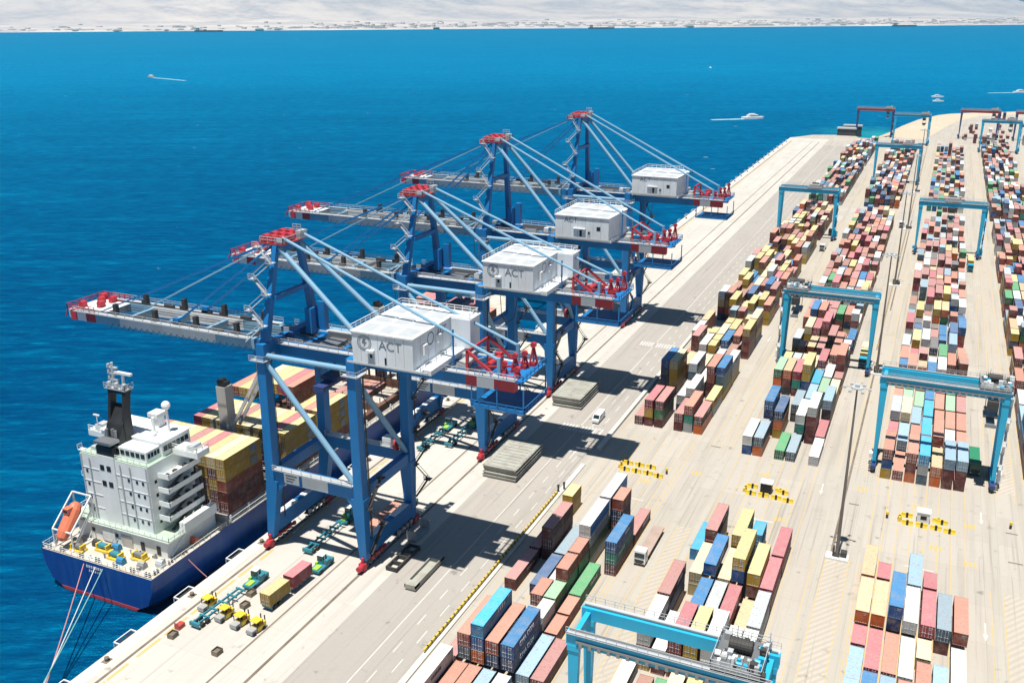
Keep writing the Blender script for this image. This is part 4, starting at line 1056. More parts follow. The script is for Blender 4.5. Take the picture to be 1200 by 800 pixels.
b.hexa([(-145.2-9.7,116.52,-2.95),(-145.2+9.7,116.52,-2.95),(-145.2+9.7,116.6,-2.95),(-145.2-9.7,116.6,-2.95),(-145.2-10.6,116.52,-2.2),(-145.2+10.6,116.52,-2.2),(-145.2+10.6,116.6,-2.2),(-145.2-10.6,116.6,-2.2)])
sfin(b, 'boot_stripe', M['boot_red'])
b = MB(); b.poly([(k[0][0], k[0][1], k[0][2]-.25) for k in K] + [(k[-1][0], k[-1][1], k[-1][2]-.25) for k in K[::-1]])
sfin(b, 'deck', M['deck_pale'])
b = MB(); b.rail([(-159.9,116.9,DK),(-130.5,116.9,DK)], 1.1, 1.6, .05); b.rail([(-130.5,116.9,DK),(-130.4,139,DK)], 1.1, 1.6, .05); b.rail([(-159.9,116.9,DK),(-160,139,DK)], 1.1, 1.6, .05)
sfin(b, 'deck_railing', M['ship_white'])
b = MB()                                                   # faint lettering high on the transom
for i in range(7): b.box(-147.6+i*.62,-147.2+i*.62,116.53,116.58,4.2,4.75)
for i in range(6): b.box(-147.0+i*.55,-146.7+i*.55,116.53,116.58,3.3,3.7)
sfin(b, 'stern_lettering', M['white_lettering'])
# accommodation
b = MB(); b.box(-154.6,-136.4,125.2,137.6,9.6,24.6)
ac = sfin(b, 'deckhouse', M['ship_white'])
c = MB(); c.box(-154.6,-136.4,125.2,137.6,24.62,24.72); sfin(c, 'roof_deck', M['deck_green'], ac)
c = MB()
for k in range(4):
    z = 12.6+k*3.0; c.box(-154.62,-136.38,125.12,125.19,z,z+.12)
sfin(c, 'deck_seam', M['white'], ac)
for k in range(4):
    z = 10.9+k*3.0
    c = MB()
    for x in (-153.2,-141.8,-139.6,-138): c.box(x-.28,x+.28,125.13,125.2,z+.6,z+1.3)
    for y in (127,129.5,132,134.5,136.6): c.box(-136.42,-136.34,y-.3,y+.3,z+.6,z+1.3)
    sfin(c, 'porthole', M['glass'], ac)
    c = MB(); c.box(-136.38,-133.4,126.6+k*.35,136.8,z+1.55,z+1.72); c.box(-133.5,-133.4,126.6+k*.35,136.8,z+1.72,z+2.7); c.box(-136.3,-133.4,126.6+k*.35,126.7+k*.35,z+1.72,z+2.7)
    bl = sfin(c, 'balcony', M['ship_white'], ac)
    c = MB(); c.beam((-134.6,128,z-1.2),(-134.6,134.5,z+1.6),.7,.12); sfin(c, 'ladder', M['dark'], bl)
    c = MB()
    for y in (128.4,130.6,133.4,135.6): c.box(-134.9,-134.1,y-.4,y+.4,z+1.72,z+2.5)
    sfin(c, 'deck_gear', M['dark'], bl)
b = MB()
for x in (-152.0,-143.6,-141.0): b.tube((x,125.0,10),(x,125.0,24.2),.11,6)
for x in (-154.3,-136.7): b.box(x-.15,x+.15,125.02,125.18,9.7,24.6)
sfin(b, 'drain_pipe', M['galv'], ac)
b = MB()
for k in range(5):
    z = 9.7+k*3.0; d = 1 if k % 2 else -1
    b.beam((-155.4,129-d*2.4,z),(-155.4,129+d*2.4,z+3),.8,.12); b.box(-156.0,-154.7,129+d*2.4-.6,129+d*2.4+.6,z+2.95,z+3.05); b.rail([(-156,129+d*2.4-.6,z+3.05),(-156,129+d*2.4+.6,z+3.05)],1,.6,.05)
sfin(b, 'outside_stair', M['ship_white'], ac)
for i,(x,y) in enumerate(((-152.6,127.4),(-152.4,129.4),(-140.2,128.2),(-138.4,129.3))):
    b = MB(); b.cbox(x,y,24.74,1.2,.9,.9+.2*(i%2)); sfin(b, 'air_unit', M['galv'], ac)
b = MB(); b.box(-157.4,-133.0,124.2,138.6,DK-.2,9.4); b.box(-158.6,-131.6,123.6,138.8,9.42,9.58)
lh = sfin(b, 'lower_deckhouse', M['ship_white'])
c = MB(); c.box(-158.5,-131.7,123.7,138.7,9.6,9.64); sfin(c, 'deck_cover', M['deck_green'], lh)
c = MB()
for x in (-150,-139.5,-135.2): c.box(x-.5,x+.5,124.1,124.19,DK+.1,DK+2.1)
for x in (-153,-146.5): c.box(x-.4,x+.4,124.1,124.19,DK+1.6,DK+2.4)
sfin(c, 'door', M['dark'], lh)
c = MB(); c.box(-145.2,-142.2,124.0,124.19,DK+.5,DK+2.6); sfin(c, 'shutter', M['deck_pale'], lh)
c = MB(); c.box(-150.2,-146.8,123.9,124.19,DK+.3,DK+3.4); sfin(c, 'locker', M['white'], lh)
c = MB(); c.rail([(-158.5,123.7,9.64),(-131.7,123.7,9.64),(-131.7,138.6,9.64)], 1.1, 1.5, .05); c.beam((-133.0,125,DK),(-133.0,131,9.6),.9,.15); c.box(-132.6,-131.2,128,137.5,9.7,11.9)
for k in range(4): c.beam((-132.4,127+k*2.6,9.8),(-131.4,128.6+k*2.6,13.2),.14,.14)
sfin(c, 'side_gear', M['ship_white'], lh)
# bridge with wings
b = MB(); b.box(-153.5,-137.0,130.4,138.4,24.75,27.8); b.box(-160.2,-130.2,132.8,136.4,24.4,25.7); b.box(-146.2,-137.6,126.6,130.4,24.75,27.2)
br = sfin(b, 'bridge', M['ship_white'])
c = MB(); c.box(-153.8,-136.7,130.2,138.6,27.82,28.0); sfin(c, 'bridge_roof', M['white'], br)
c = MB()
for i in range(6): c.box(-145.8+i*1.35,-144.8+i*1.35,126.52,126.59,25.7,26.7)
for i in range(4): c.box(-137.58,-137.52,127.0+i*.85,127.6+i*.85,25.7,26.7)
for i in range(6): c.box(-136.98,-136.92,130.8+i*1.2,131.8+i*1.2,25.8,26.9)
sfin(c, 'bridge_window', M['glass'], br)
c = MB(); c.rail([(-160.1,132.9,25.7),(-153.5,132.9,25.7)], 1.1, 1.2, .06); c.rail([(-137,132.9,25.7),(-130.3,132.9,25.7),(-130.3,136.3,25.7)], 1.1, 1.2, .06)
c.rail([(-154.4,125.4,24.75),(-150,125.4,24.75)], 1.1, 1.4, .05); c.rail([(-145,125.4,24.75),(-136.6,125.4,24.75)], 1.1, 1.4, .05)
sfin(c, 'wing_railing', M['ship_white'], br)
c = MB(); c.box(-158.6,-157,133.3,135.8,25.7,26.9); c.box(-133.2,-131.6,133.3,135.8,25.7,26.8); sfin(c, 'wing_console', M['galv'], br)
# funnel and mast
b = MB(); b.box(-149.4,-145.0,124.9,129.6,9.7,25.4)
fu = sfin(b, 'funnel_casing', M['ship_white'])
c = MB()
for z in (22.0,18.4):
    for x in (-148.4,-146.6): c.box(x-.55,x+.55,124.84,124.89,z,z+1.2)
sfin(c, 'vent', M['black'], fu)
b = MB(); b.box(-149.4,-145.0,125.0,126.0,25.42,27.4); b.box(-149.4,-145.0,129.0,131.0,25.42,30.4)
b.hexa([(-149.3,126.0,25.42),(-145.1,126.0,25.42),(-145.1,131.2,25.42),(-149.3,131.2,25.42),(-149.3,128.6,31),(-145.1,128.6,31),(-145.1,131.2,34.5),(-149.3,131.2,34.5)])
for x in (-149.1,-145.3): b.beam((x,129.6,30),(x,131.0,37.6),.7,1.6)
b.box(-149.6,-144.8,130.2,131.8,37.2,38.0)
sfin(b, 'funnel', M['black'])
b = MB(); b.box(-149.4,-145.0,124.6,127.2,28.0,28.6)
for x,y in ((-148.4,127.4),(-147.2,127.8),(-146.1,127.4),(-147,129)): b.tube((x,y,27.5),(x,y,30.2),.38,8)
sfin(b, 'exhaust_pipe', M['steel'])
b = MB()
b.box(-150.0,-144.4,129.8,132.2,38.02,38.25); b.tube((-148.4,131,38.2),(-148.2,131,43.5),.28,8); b.tube((-145.8,131,38.2),(-145.6,131,41.2),.3,8)
for z in (39.6,40.9,42.2): b.box(-149.6,-147.0,130.8,131.3,z,z+.35); b.cbox(-149.2,131,z+.3,.5,.5,.6)
b.rail([(-150,129.8,38.25),(-144.4,129.8,38.25),(-144.4,132.2,38.25)], 1.1, .9, .06)
for x in (-149,-147,-145): b.cbox(x,130.4,38.25,.7,.7,1.2)
mt = sfin(b, 'radar_mast', M['galv'])
c = MB(); c.box(-147.6,-143.2,130.7,131.3,41.25,41.75); sfin(c, 'radar_scanner', M['white'], mt)
b = MB(); b.tube((-139.4,135.2,28),(-139.4,135.2,33.2),.28,8); b.ball((-139.4,135.2,33.9),.95); b.tube((-141.6,133.4,28),(-141.6,133.4,31.5),.3,8); b.cbox(-143.6,136.6,28,1.9,1.9,2.3); b.cbox(-143.6,136.6,30.3,2.7,2.7,.9); b.cbox(-140.6,132.2,28,1.0,1.0,.7)
b.path([(-157.5,133.2,25.7),(-157.5,133.2,29.4)], .1); b.cbox(-157.5,133.2,29.2,1.6,.3,.3)
sfin(b, 'signal_mast', M['white'])
# free-fall lifeboat on its ramp, port quarter
b = MB()
for x in (-158.0,-152.8):
    b.beam((x,118.2,DK),(x,124.6,12.6),.32,.45); b.beam((x,118.4,DK),(x,118.4,9.6),.28,.28); b.beam((x,118.4,9.6),(x,124.6,15.2),.28,.28); b.beam((x,124.6,9.6),(x,124.6,15.2),.3,.3)
b.beam((-158.0,118.4,9.6),(-152.8,118.4,9.6),.25,.25); b.beam((-158.0,124.6,15.2),(-152.8,124.6,15.2),.25,.25)
sfin(b, 'lifeboat_ramp', M['ship_white'])
b = MB(); dv = Vector((0,6.0,6.6)).normalized(); nn = Vector((0,-dv.z,dv.y)); o = Vector((-155.4,118.4,7.0)); rings = []
for t, w, h in ((0,.4,.4),(.6,1.2,.9),(1.9,1.55,1.3),(4.6,1.6,1.4),(6.8,1.5,1.5),(7.8,1.1,1.2),(8.4,.5,.6)):
    c0 = o+dv*t+nn*1.0; rings.append([tuple(c0+Vector((w*math.cos(a),0,0))+nn*h*math.sin(a)) for a in [2*math.pi*i/12 for i in range(12)]])
for p, q in zip(rings, rings[1:]):
    for i in range(12): b.poly([p[i],p[(i+1)%12],q[(i+1)%12],q[i]])
b.poly(rings[0][::-1]); b.poly(rings[-1]); p = o+dv*6.2+nn*2.5; b.cbox(p.x,p.y,p.z-.6,1.5,1.4,1.2)
lb = sfin(b, 'lifeboat', M['orange'])
c = MB(); p = o+dv*6.2+nn*2.5; c.cbox(p.x,p.y-.72,p.z-.15,1.1,.06,.45); sfin(c, 'window', M['glass'], lb)
# mooring deck
rr = random.Random(3)
for x, y in ((-152.4,119.2),(-147.6,121.4),(-142.8,120.0),(-138.2,121.8)):
    b = MB(); b.cbox(x,y,DK-.24,3.4,1.9,.45); b.box(x-1.5,x-1.1,y-.7,y+.7,DK+.2,DK+1.3); b.box(x+1.1,x+1.5,y-.7,y+.7,DK+.2,DK+1.3); w = sfin(b, 'mooring_winch', M['yellow'])
    c = MB(); c.tube((x-1.0,y,DK+.85),(x+1.0,y,DK+.85),.62,12); sfin(c, 'winch_drum', M[rr.choice(('steel','rope_white','teal'))], w)
for x, y, m_ in ((-145.2,122.6,'blue_cover'),(-140.4,119.0,'blue_cover'),(-135.4,119.6,'grey'),(-150.3,122.2,'dark'),(-132.4,121.5,'galv'),(-154.6,121.0,'steel'),(-132.4,131.2,'orange')):
    b = MB(); b.cbox(x,y,DK-.22,1.7,1.3,.9); b.tube((x-.8,y,DK+.75),(x+.8,y,DK+.75),.5,10); sfin(b, 'deck_machinery', M[m_])
for i in range(22):
    x, y = rr.uniform(-158,-132), rr.uniform(117.8,123.4); b = MB(); k = i % 4
    if k == 0: b.cbox(x,y,DK-.23,.6,.5,.9)
    elif k == 1: b.tube((x,y,DK-.23),(x,y,DK+.8),.18,8); b.tube((x-.5,y,DK+.7),(x+.5,y,DK+.7),.09,6)
    elif k == 2: b.cbox(x,y,DK-.23,1.2,.35,.45); b.cbox(x+.3,y,DK+.2,.3,.3,.6)
    else: b.beam((x,y,DK-.2),(x+.3,y+.9,DK+1.5),.12,.12); b.cbox(x,y,DK-.23,.7,.7,.3)
    sfin(b, 'deck_fitting', M[rr.choice(('ship_white','grey','yellow','dark','galv','steel'))])
b = MB()
for x in (-158.8,-155.2,-149.8,-145.4,-140.6,-136,-132):
    for s in (-.4,.4): b.tube((x+s,117.6,DK-.24),(x+s,117.6,DK+.7),.22,8)
for y in (119,123,127,133):
    for s in (-.4,.4): b.tube((-131.2,y+s,DK-.24),(-131.2,y+s,DK+.7),.22,8)
sfin(b, 'bollard', M['dark'])
b = MB(); b.box(-159.2,-158.2,130,137,DK,9.2); b.box(-160,-156.4,126.5,138,9.2,9.4); b.rail([(-160,126.5,9.4),(-160,138,9.4)], 1.1, 1.4, .06); sfin(b, 'port_platform', M['ship_white'])
# cargo deck
b = MB()
for y0, y1 in ((140,153.6),(160.6,188.2),(240,292)): b.box(-158.8,-131.4,y0,y1,DK-.24,7.2)
sfin(b, 'hatch_cover', M['grey'])
b = MB(); b.box(-158.8,-157.4,190,238,DK-.24,8.2); b.box(-132.8,-131.4,190,238,DK-.24,8.2)
for y in (190,204,221,236.6): b.box(-157.4,-132.8,y,y+1.4,DK-.24,8.2)
hc = sfin(b, 'hold_coaming', M['brown'])
c = MB(); c.poly([(-157.4,190,5.42),(-132.8,190,5.42),(-132.8,238,5.42),(-157.4,238,5.42)]); sfin(c, 'hold_shadow_floor', M['black'], hc)  # black sheet painting in the dark of the open hold
for y in (155.0,189.2,221.6,238.8):
    b = MB()
    for i in range(12): x = -158.4+i*2.44; b.box(x-.14,x+.14,y-.35,y+.35,DK,15.4)
    for z in (8.4,11.0,13.6,15.3): b.box(-158.5,-131.6,y-.5,y+.5,z,z+.14)
    sfin(b, 'lashing_bridge', M['brown'])
b = MB()
for i in range(11):
    for y in (191.6,203.0,205.8,220.2): b.box(-157.2+i*2.44-.1,-157.2+i*2.44+.1,y-.1,y+.1,5.4,9.6)
sfin(b, 'cell_guide', M['brown'])
b = MB(); b.rail([(-130.5,140,DK),(-130.5,290,DK)], 1.1, 3, .06)
for k in range(24): b.cbox(-130.9,141+k*6.1,DK,.35,.35,1.6)
sfin(b, 'side_railing', M['ship_white'])
for y in (157.2, 224.0):
    b = MB(); b.tube((-143.4,y,DK-.2),(-143.4,y,15),1.7,16); b.box(-144.7,-142.1,y-1.3,y+1.3,15,29.6)
    dc = sfin(b, 'deck_crane', M['grey'])
    c = MB(); c.box(-144.4,-142.4,y-1.0,y+1.0,29.62,30.6); c.tube((-143.9,y-.9,30.6),(-143.9,y+.9,30.6),.7,12); sfin(c, 'crane_head', M['black'], dc)
    c = MB()
    for s in (-1.3, 1.3): c.beam((-141.8,y+s+.8,19.4),(-131.4,y+s+1.2,36.4 if y < 200 else 18.6),.55,.7)
    c.beam((-134,y-.3,32.4 if y < 200 else 18.8),(-134,y+2.2,32.4 if y < 200 else 18.8),.3,.3)
    sfin(c, 'jib', M['galv'], dc)
# containers carried on board: each one visible is a thing
SHIPN = [0]
def ship_stack(y, L, nt, side, tops, depth_front, name, z0=7.25, ncol=11, lower=None):
    for cidx in range(ncol):
        x = -130.9-CW-cidx*2.47
        n = nt if isinstance(nt, int) else nt[cidx]
        for t in range(n):
            top = t == n-1
            showside = cidx == 0; step = (not isinstance(nt, int)) and cidx > 0 and t >= nt[cidx-1]
            front = cidx < depth_front
            if not (top or showside or front or step): continue
            cc = side[t] if showside else (tops[cidx % len(tops)] if top else rng.choice('myymmry'))
            tier = ['topmost', 'second down', 'third down', 'fourth down', 'fifth down', 'lowest'][min(5, n-1-t)]
            o_ = ['first','second','third','fourth','fifth','sixth','seventh','eighth','ninth','tenth','eleventh'][cidx]
            lab = f'{CNAME[cc]} container {tier}, {o_} column from quay, ship {name}'
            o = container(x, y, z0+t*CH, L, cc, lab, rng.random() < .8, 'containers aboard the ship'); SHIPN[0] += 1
            if showside and cc == 'y':
                b = MB(); b.box(CW+.005,CW+.03,8.5,10.7,.4,2.25); e = b.build('emblem', M['lettering'], o)
ship_stack(140.8, 2, 5, 'mmryy', 'ycypymycyyp', 3, 'stack behind white deckhouse')
ship_stack(161.6, 2, 4, 'myyy', 'cpyccymycyp', 2, 'stack past grey deck crane')
ship_stack(175.6, 2, [4,4,4,6,6,6,6,6,5,5,5], 'myyyyy', 'yryrpyycyyr', 0, 'third stack forward')
ship_stack(266, 2, [3,3,4,4,4,4,3,3,4,4,4], 'mrrp', 'prpprpprppr', 0, 'foremost stack')
for i in range(4):
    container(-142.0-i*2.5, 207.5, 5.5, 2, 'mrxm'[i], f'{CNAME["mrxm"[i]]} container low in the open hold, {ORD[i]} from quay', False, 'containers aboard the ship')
# mooring lines are separate things stretched from the stern
for (x0, x1, y1, z1, m_, nm) in ((-147.9,-126.4,86,.4,'rope_red','pinkish mooring line leaving the stern on the lifeboat side'),(-144.8,-126.4,84.4,.4,'rope_white','white mooring line leaving the middle of the ship stern'),(-142.8,-126.4,83.2,.4,'rope_green','greenish mooring line leaving the stern below the lettering')):
    b = MB(); pts = []
    for i in range(13):
        t = i/12; pts.append((x0+(x1-x0)*t, 116.3+(y1-116.3)*t, 5.0+(z1-5.0)*t-1.6*t*(1-t)))
    b.path(pts, .11, 5); tag(b.build('mooring_line', M[m_]), nm, 'rope', 'mooring lines of the ship')
b = MB(); b.path([(-131.0+3.9*i/8, 126.5+1.6*i/8, 5.6-5.3*i/8-.7*(i/8)*(1-i/8)) for i in range(9)], .10, 5)
tag(b.build('mooring_line', M['rope_red']), 'slack mooring line from the ship side to the quay edge', 'rope', 'mooring lines of the ship')

# ------------------------------------------------------------------ quay furniture
fb = None
LV = {0:'fender at the quay edge nearest the camera'}
for i in range(52):
    y = 91+i*15.6
    if fb is None:
        fb = empty('quay_fender', (-127.2, y, 0), 'black fender with pale bracket on the quay wall', 'fender', 'fenders along the quay wall')
        b = MB(); b.box(-1.0,-.02,-1.9,1.9,-2.9,-.35); b.build('rubber_block', M['rubber'], fb)
        b = MB(); b.box(-1.45,-1.25,-2.2,2.2,-.2,.05); b.box(-1.45,-1.25,-2.2,-2.0,-2.8,-.2); b.box(-1.45,-1.25,2.0,2.2,-2.8,-.2); b.box(-1.45,.02,-2.2,-2.0,-.2,.04); b.box(-1.45,.02,2.0,2.2,-.2,.04)
        b.build('bracket', M['white'], fb)
    else: copy_tree(fb, (-127.2, y, 0))
bo = None
for i in range(36):
    y = 100+i*22
    if bo is None:
        b = MB(); b.tube((0,0,.014),(0,0,.5),.28,10); b.tube((0,0,.5),(0,0,.75),.45,10); b.cbox(0,0,.0,1.3,1.6,.08)
        bo = b.build('mooring_bollard', M['stain']); bo.location = (-125.6, y, 0); tag(bo, 'squat rusty mooring bollard on the quay edge', 'bollard', 'bollards along the quay edge')
    else:
        c = bo.copy(); C.objects.link(c); c.location = (-125.6, y, 0)

# trucks
def tractor(x, y, rz, label, colour='teal', kind='terminal tractor', lime=True):
    r = empty('terminal_tractor', (x, y, 0), label, kind, 'trucks in the port', rz)
    b = MB(); b.box(-1.15,1.15,-2.6,2.9,.55,1.05); b.box(-1.2,1.2,1.7,2.95,.5,1.5); b.build('chassis', M[colour], r)
    b = MB(); b.hexa([(-1.15,.1,1.07),(.35,.1,1.07),(.35,1.75,1.07),(-1.15,1.75,1.07),(-1.1,.2,2.9),(.3,.2,2.9),(.3,1.55,2.9),(-1.1,1.55,2.9)]); cb = b.build('cab', M[colour], r)
    c = MB(); c.box(-1.0,.2,1.64,1.72,1.9,2.65); c.box(-1.0,.2,.09,.14,1.9,2.65); c.box(.31,.36,.4,1.4,1.9,2.65); c.build('window', M['glass'], cb)
    c = MB(); c.box(-1.2,.4,.1,1.7,2.91,3.02); c.build('cab_roof', M['white'], cb)
    b = MB(); b.box(.45,1.15,.2,1.8,1.06,1.9); b.build('engine_cover', M[colour], r)
    b = MB(); b.tube((.9,.1,1.0),(.9,.1,3.3),.1,8); b.build('exhaust', M['steel'], r)
    b = MB(); b.box(-.6,.6,-2.4,-.6,1.06,1.3); b.box(-1.1,-.6,-.7,-.1,1.06,1.7) ; b.build('fifth_wheel', M['lime'] if lime else M['dark'], r)
    for yy in (-1.7,2.0):
        for xx in (-1.05,1.05): b = MB(); b.tube((xx-.2,yy,.52),(xx+.2,yy,.52),.52,14); b.build('wheel', M['rubber'], r)
    return r
def trailer(x, y, rz, label, L=13.0, mat='teal'):
    r = empty('trailer', (x, y, 0), label, 'trailer', 'trailers on the port roads', rz)
    b = MB()
    for xx in (-.62,.62): b.box(xx-.14,xx+.14,-L/2,L/2,.95,1.3)
    for k in range(6): yy = -L/2+.3+k*(L-.6)/5; b.box(-1.2,1.2,yy-.14,yy+.14,1.0,1.34)
    b.box(-1.22,1.22,-L/2-.05,-L/2+.12,.55,1.36)
    b.build('frame', M[mat], r)
    for yy in (-L/2+1.2,-L/2+2.5):
        for xx in (-.95,.95): b = MB(); b.tube((xx-.28,yy,.5),(xx+.28,yy,.5),.5,14); b.build('wheel', M['rubber'], r)
    b = MB(); b.box(-.7,-.5,L/2-3.4,L/2-3.2,.1,.95); b.box(.5,.7,L/2-3.4,L/2-3.2,.1,.95); b.build('landing_leg', M['steel'], r)
    return r
def flip(name): return name
tractor(-107.4, 140.6, 0, 'teal terminal tractor pulling the yellow and red containers')
trailer(-109.0+.7, 130.6, R(-3), 'teal trailer carrying a yellow and a red container')
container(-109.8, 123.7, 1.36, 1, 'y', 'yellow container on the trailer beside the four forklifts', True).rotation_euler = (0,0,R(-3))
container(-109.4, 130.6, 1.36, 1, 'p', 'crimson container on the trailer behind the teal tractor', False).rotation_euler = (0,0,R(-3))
tractor(-116.5, 130.4, 0, 'teal terminal tractor parked by the orange quay line with an empty trailer')
trailer(-117.2, 120.2, R(-3), 'empty teal trailer parked beside the forklifts')
for i, (x, y, t) in enumerate(((-113.4,160,'teal terminal tractor in the shade under the first quay crane'),(-115.8,214,'terminal tractor with lime deck under the second quay crane'),(-110.2,219,'second terminal tractor beside the lime one under the second quay crane'),(-103.6,170,'teal terminal tractor hauling a red container under the first quay crane'))):
    tractor(x, y, 0, t)
    trailer(x, y-9.6, 0, t.replace('terminal tractor', 'trailer behind the tractor').replace('second trailer','other trailer').replace('hauling','holding'))
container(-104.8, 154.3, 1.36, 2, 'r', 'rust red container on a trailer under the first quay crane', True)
def lorry(x, y, rz, label, col='white', flat='flatbed', L=12.4):
    r = empty('lorry', (x, y, 0), label, 'truck', 'trucks in the port', rz)
    b = MB(); b.hexa([(-1.25,0,.6),(1.25,0,.6),(1.25,2.3,.6),(-1.25,2.3,.6),(-1.2,.1,3.5),(1.2,.1,3.5),(1.2,1.9,3.4),(-1.2,1.9,3.4)]); cb = b.build('cab', M[col], r)
    c = MB(); c.hexa([(-1.1,2.16,2.0),(1.1,2.16,2.0),(1.1,2.2,2.0),(-1.1,2.2,2.0),(-1.05,1.98,2.95),(1.05,1.98,2.95),(1.05,2.04,2.95),(-1.05,2.04,2.95)]); c.box(1.22,1.27,.8,1.8,2.0,2.9); c.box(-1.27,-1.22,.8,1.8,2.0,2.9); c.build('windscreen', M['glass'], cb)
    c = MB(); c.box(-1.0,1.0,2.28,2.36,.75,1.6); c.build('grille', M['dark'], cb)
    for s in (-1, 1): c = MB(); c.box(s*.95-.2,s*.95+.2,2.3,2.37,.75,1.0); c.build('headlight', M['galv'], cb)
    b = MB(); b.box(-1.25,1.25,-L-.6,-.5,1.1,1.4); b.build('flatbed', M[flat], r)
    b = MB(); b.box(-.5,.5,-L,.2,.7,1.08); b.build('chassis', M['dark'], r)
    for yy in (1.1,-2.2,-L+1.2,-L+2.5):
        for xx in (-1.0,1.0): b = MB(); b.tube((xx-.24,yy,.52),(xx+.24,yy,.52),.52,14); b.build('wheel', M['rubber'], r)
    return r
lorry(-46.7, 170.6, R(180), 'white lorry with an empty flatbed beside the blue and teal containers')
lorry(-14.4, 311.6, R(180), 'blue-cabbed lorry loaded with yellow containers at the gantry leg', 'rtg_blue')
container(-15.62, 313.0, 1.45, 1, 'y', 'yellow container on the blue-cabbed lorry, cab end', True); container(-15.62, 319.4, 1.45, 1, 'c', 'cream container on the blue-cabbed lorry, tail end', False)
lorry(18.2, 243.6, R(180), 'green-cabbed lorry waiting under the gantry beside pale blue containers', 'green', 'green')
lorry(18.6, 456, R(180), 'blue-cabbed lorry on the lane at the slim gantry leg', 'rtg_blue'); container(17.4, 459, 1.45, 2, 'y', 'yellow container on the lorry at the slim gantry leg', False)
lorry(-46.4, 470, R(180), 'small white lorry on the lane beyond the yellow stacks', 'white', 'grey', 6)
lorry(-46.4, 506, R(180), 'dark lorry stopped at the leg of the seaward gantry', 'dark', 'dark', 8)
lorry(-14.2, 540, R(180), 'white lorry far along the lane beside the cable trench', 'white', 'grey', 8)
r = empty('van', (-79.3, 236.2, 0), 'white van alone on the road beyond the zebra stripes', 'van')
b = MB(); b.extrude([(-3.0,.45),(-3.0,1.15),(-2.3,1.35),(-1.5,2.3),(3.0,2.35),(3.0,.45)], 'x', -1.0, 1.0); b.build('body', M['white'], r)
b = MB(); b.hexa([(-.9,-2.32,1.38),(.9,-2.32,1.38),(.9,-2.27,1.38),(-.9,-2.27,1.38),(-.8,-1.58,2.25),(.8,-1.58,2.25),(.8,-1.52,2.25),(-.8,-1.52,2.25)]); b.box(1.0,1.02,-1.4,-.2,1.4,2.0); b.build('windscreen', M['glass'], r)
for yy in (-2,1.9):
    for xx in (-.9,.9): b = MB(); b.tube((xx-.12,yy,.36),(xx+.12,yy,.36),.36,12); b.build('wheel', M['rubber'], r)
# forklifts
FL = ((-119.9,119.9,'yellow forklift beside the orange quay line, fork mast lowered'),(-114.6,118.6,'yellow forklift between the empty trailer and two others'),(-110.4,118.0,'yellow forklift with grey guard on its canopy'),(-106.4,117.8,'yellow forklift beside the dark rail slot'))
f0 = None
for x, y, t in FL:
    if f0 is None:
        f0 = empty('forklift', (x, y, 0), t, 'forklift', 'forklifts on the apron', R(-6))
        b = MB(); b.box(-.9,.9,-.3,1.9,.35,1.15); b.box(-.9,.9,1.2,1.95,1.15,1.6); b.build('body', M['yellow'], f0)
        b = MB(); b.box(-.8,.8,-1.7,-.35,.3,1.15); b.build('counterweight', M['grey'], f0)
        b = MB(); b.box(-.9,.9,-.5,1.2,2.3,2.42); b.build('canopy', M['yellow'], f0)
        b = MB()
        for xx in (-.85,.85):
            for yy in (-.45,1.15): b.box(xx-.06,xx+.06,yy-.06,yy+.06,1.15,2.3)
        build_split(b, 'canopy_post', M['dark'], f0)
        b = MB(); b.box(-.35,.35,0,.6,1.15,1.6); b.build('seat', M['black'], f0)
        for xx in (-.5,.5): b = MB(); b.box(xx-.1,xx+.1,1.95,2.1,.1,2.6); b.build('mast_rail', M['dark'], f0)
        for xx in (-.8,.8):
            for yy in (-1.2,1.2): b = MB(); b.tube((xx-.2,yy,.42),(xx+.2,yy,.42),.42,12); b.build('wheel', M['rubber'], f0)
    else: copy_tree(f0, (x, y, 0), t)
for x, y, t in ((-119.6,110.2,'grey steel crate beside the orange quay line'),(-108.6,109.6,'lone grey steel crate on bare apron concrete'),(-113.3,123.2,'grey steel crate between trailer and forklift, seaward one'),(-114.8,127.0,'grey steel crate close behind the parked tractor')):
    b = MB(); b.box(-.7,.7,-.8,.8,0.016,.1); 
    for q in ((-.7,-.62,-.8,.8),(.62,.7,-.8,.8),(-.62,.62,-.8,-.72),(-.62,.62,.72,.8)): b.box(*q,.1,1.0)
    b.box(-.55,.55,-.6,.6,.1,.7)
    o = b.build('steel_crate', M['stain']); o.location = (x,y,0); o.rotation_euler = (0,0,rng.uniform(-.3,.3)); tag(o, t, 'crate', 'crates on the apron')
b = MB(); b.box(-.6,.6,-.8,.8,0.016,.9); b.box(-.5,.5,-.82,-.8,.9,1.5); o = b.build('signal_box', M['rtg_red']); o.location = (-120.4,112.9,0); tag(o, 'small red box standing on the orange quay line', 'box')
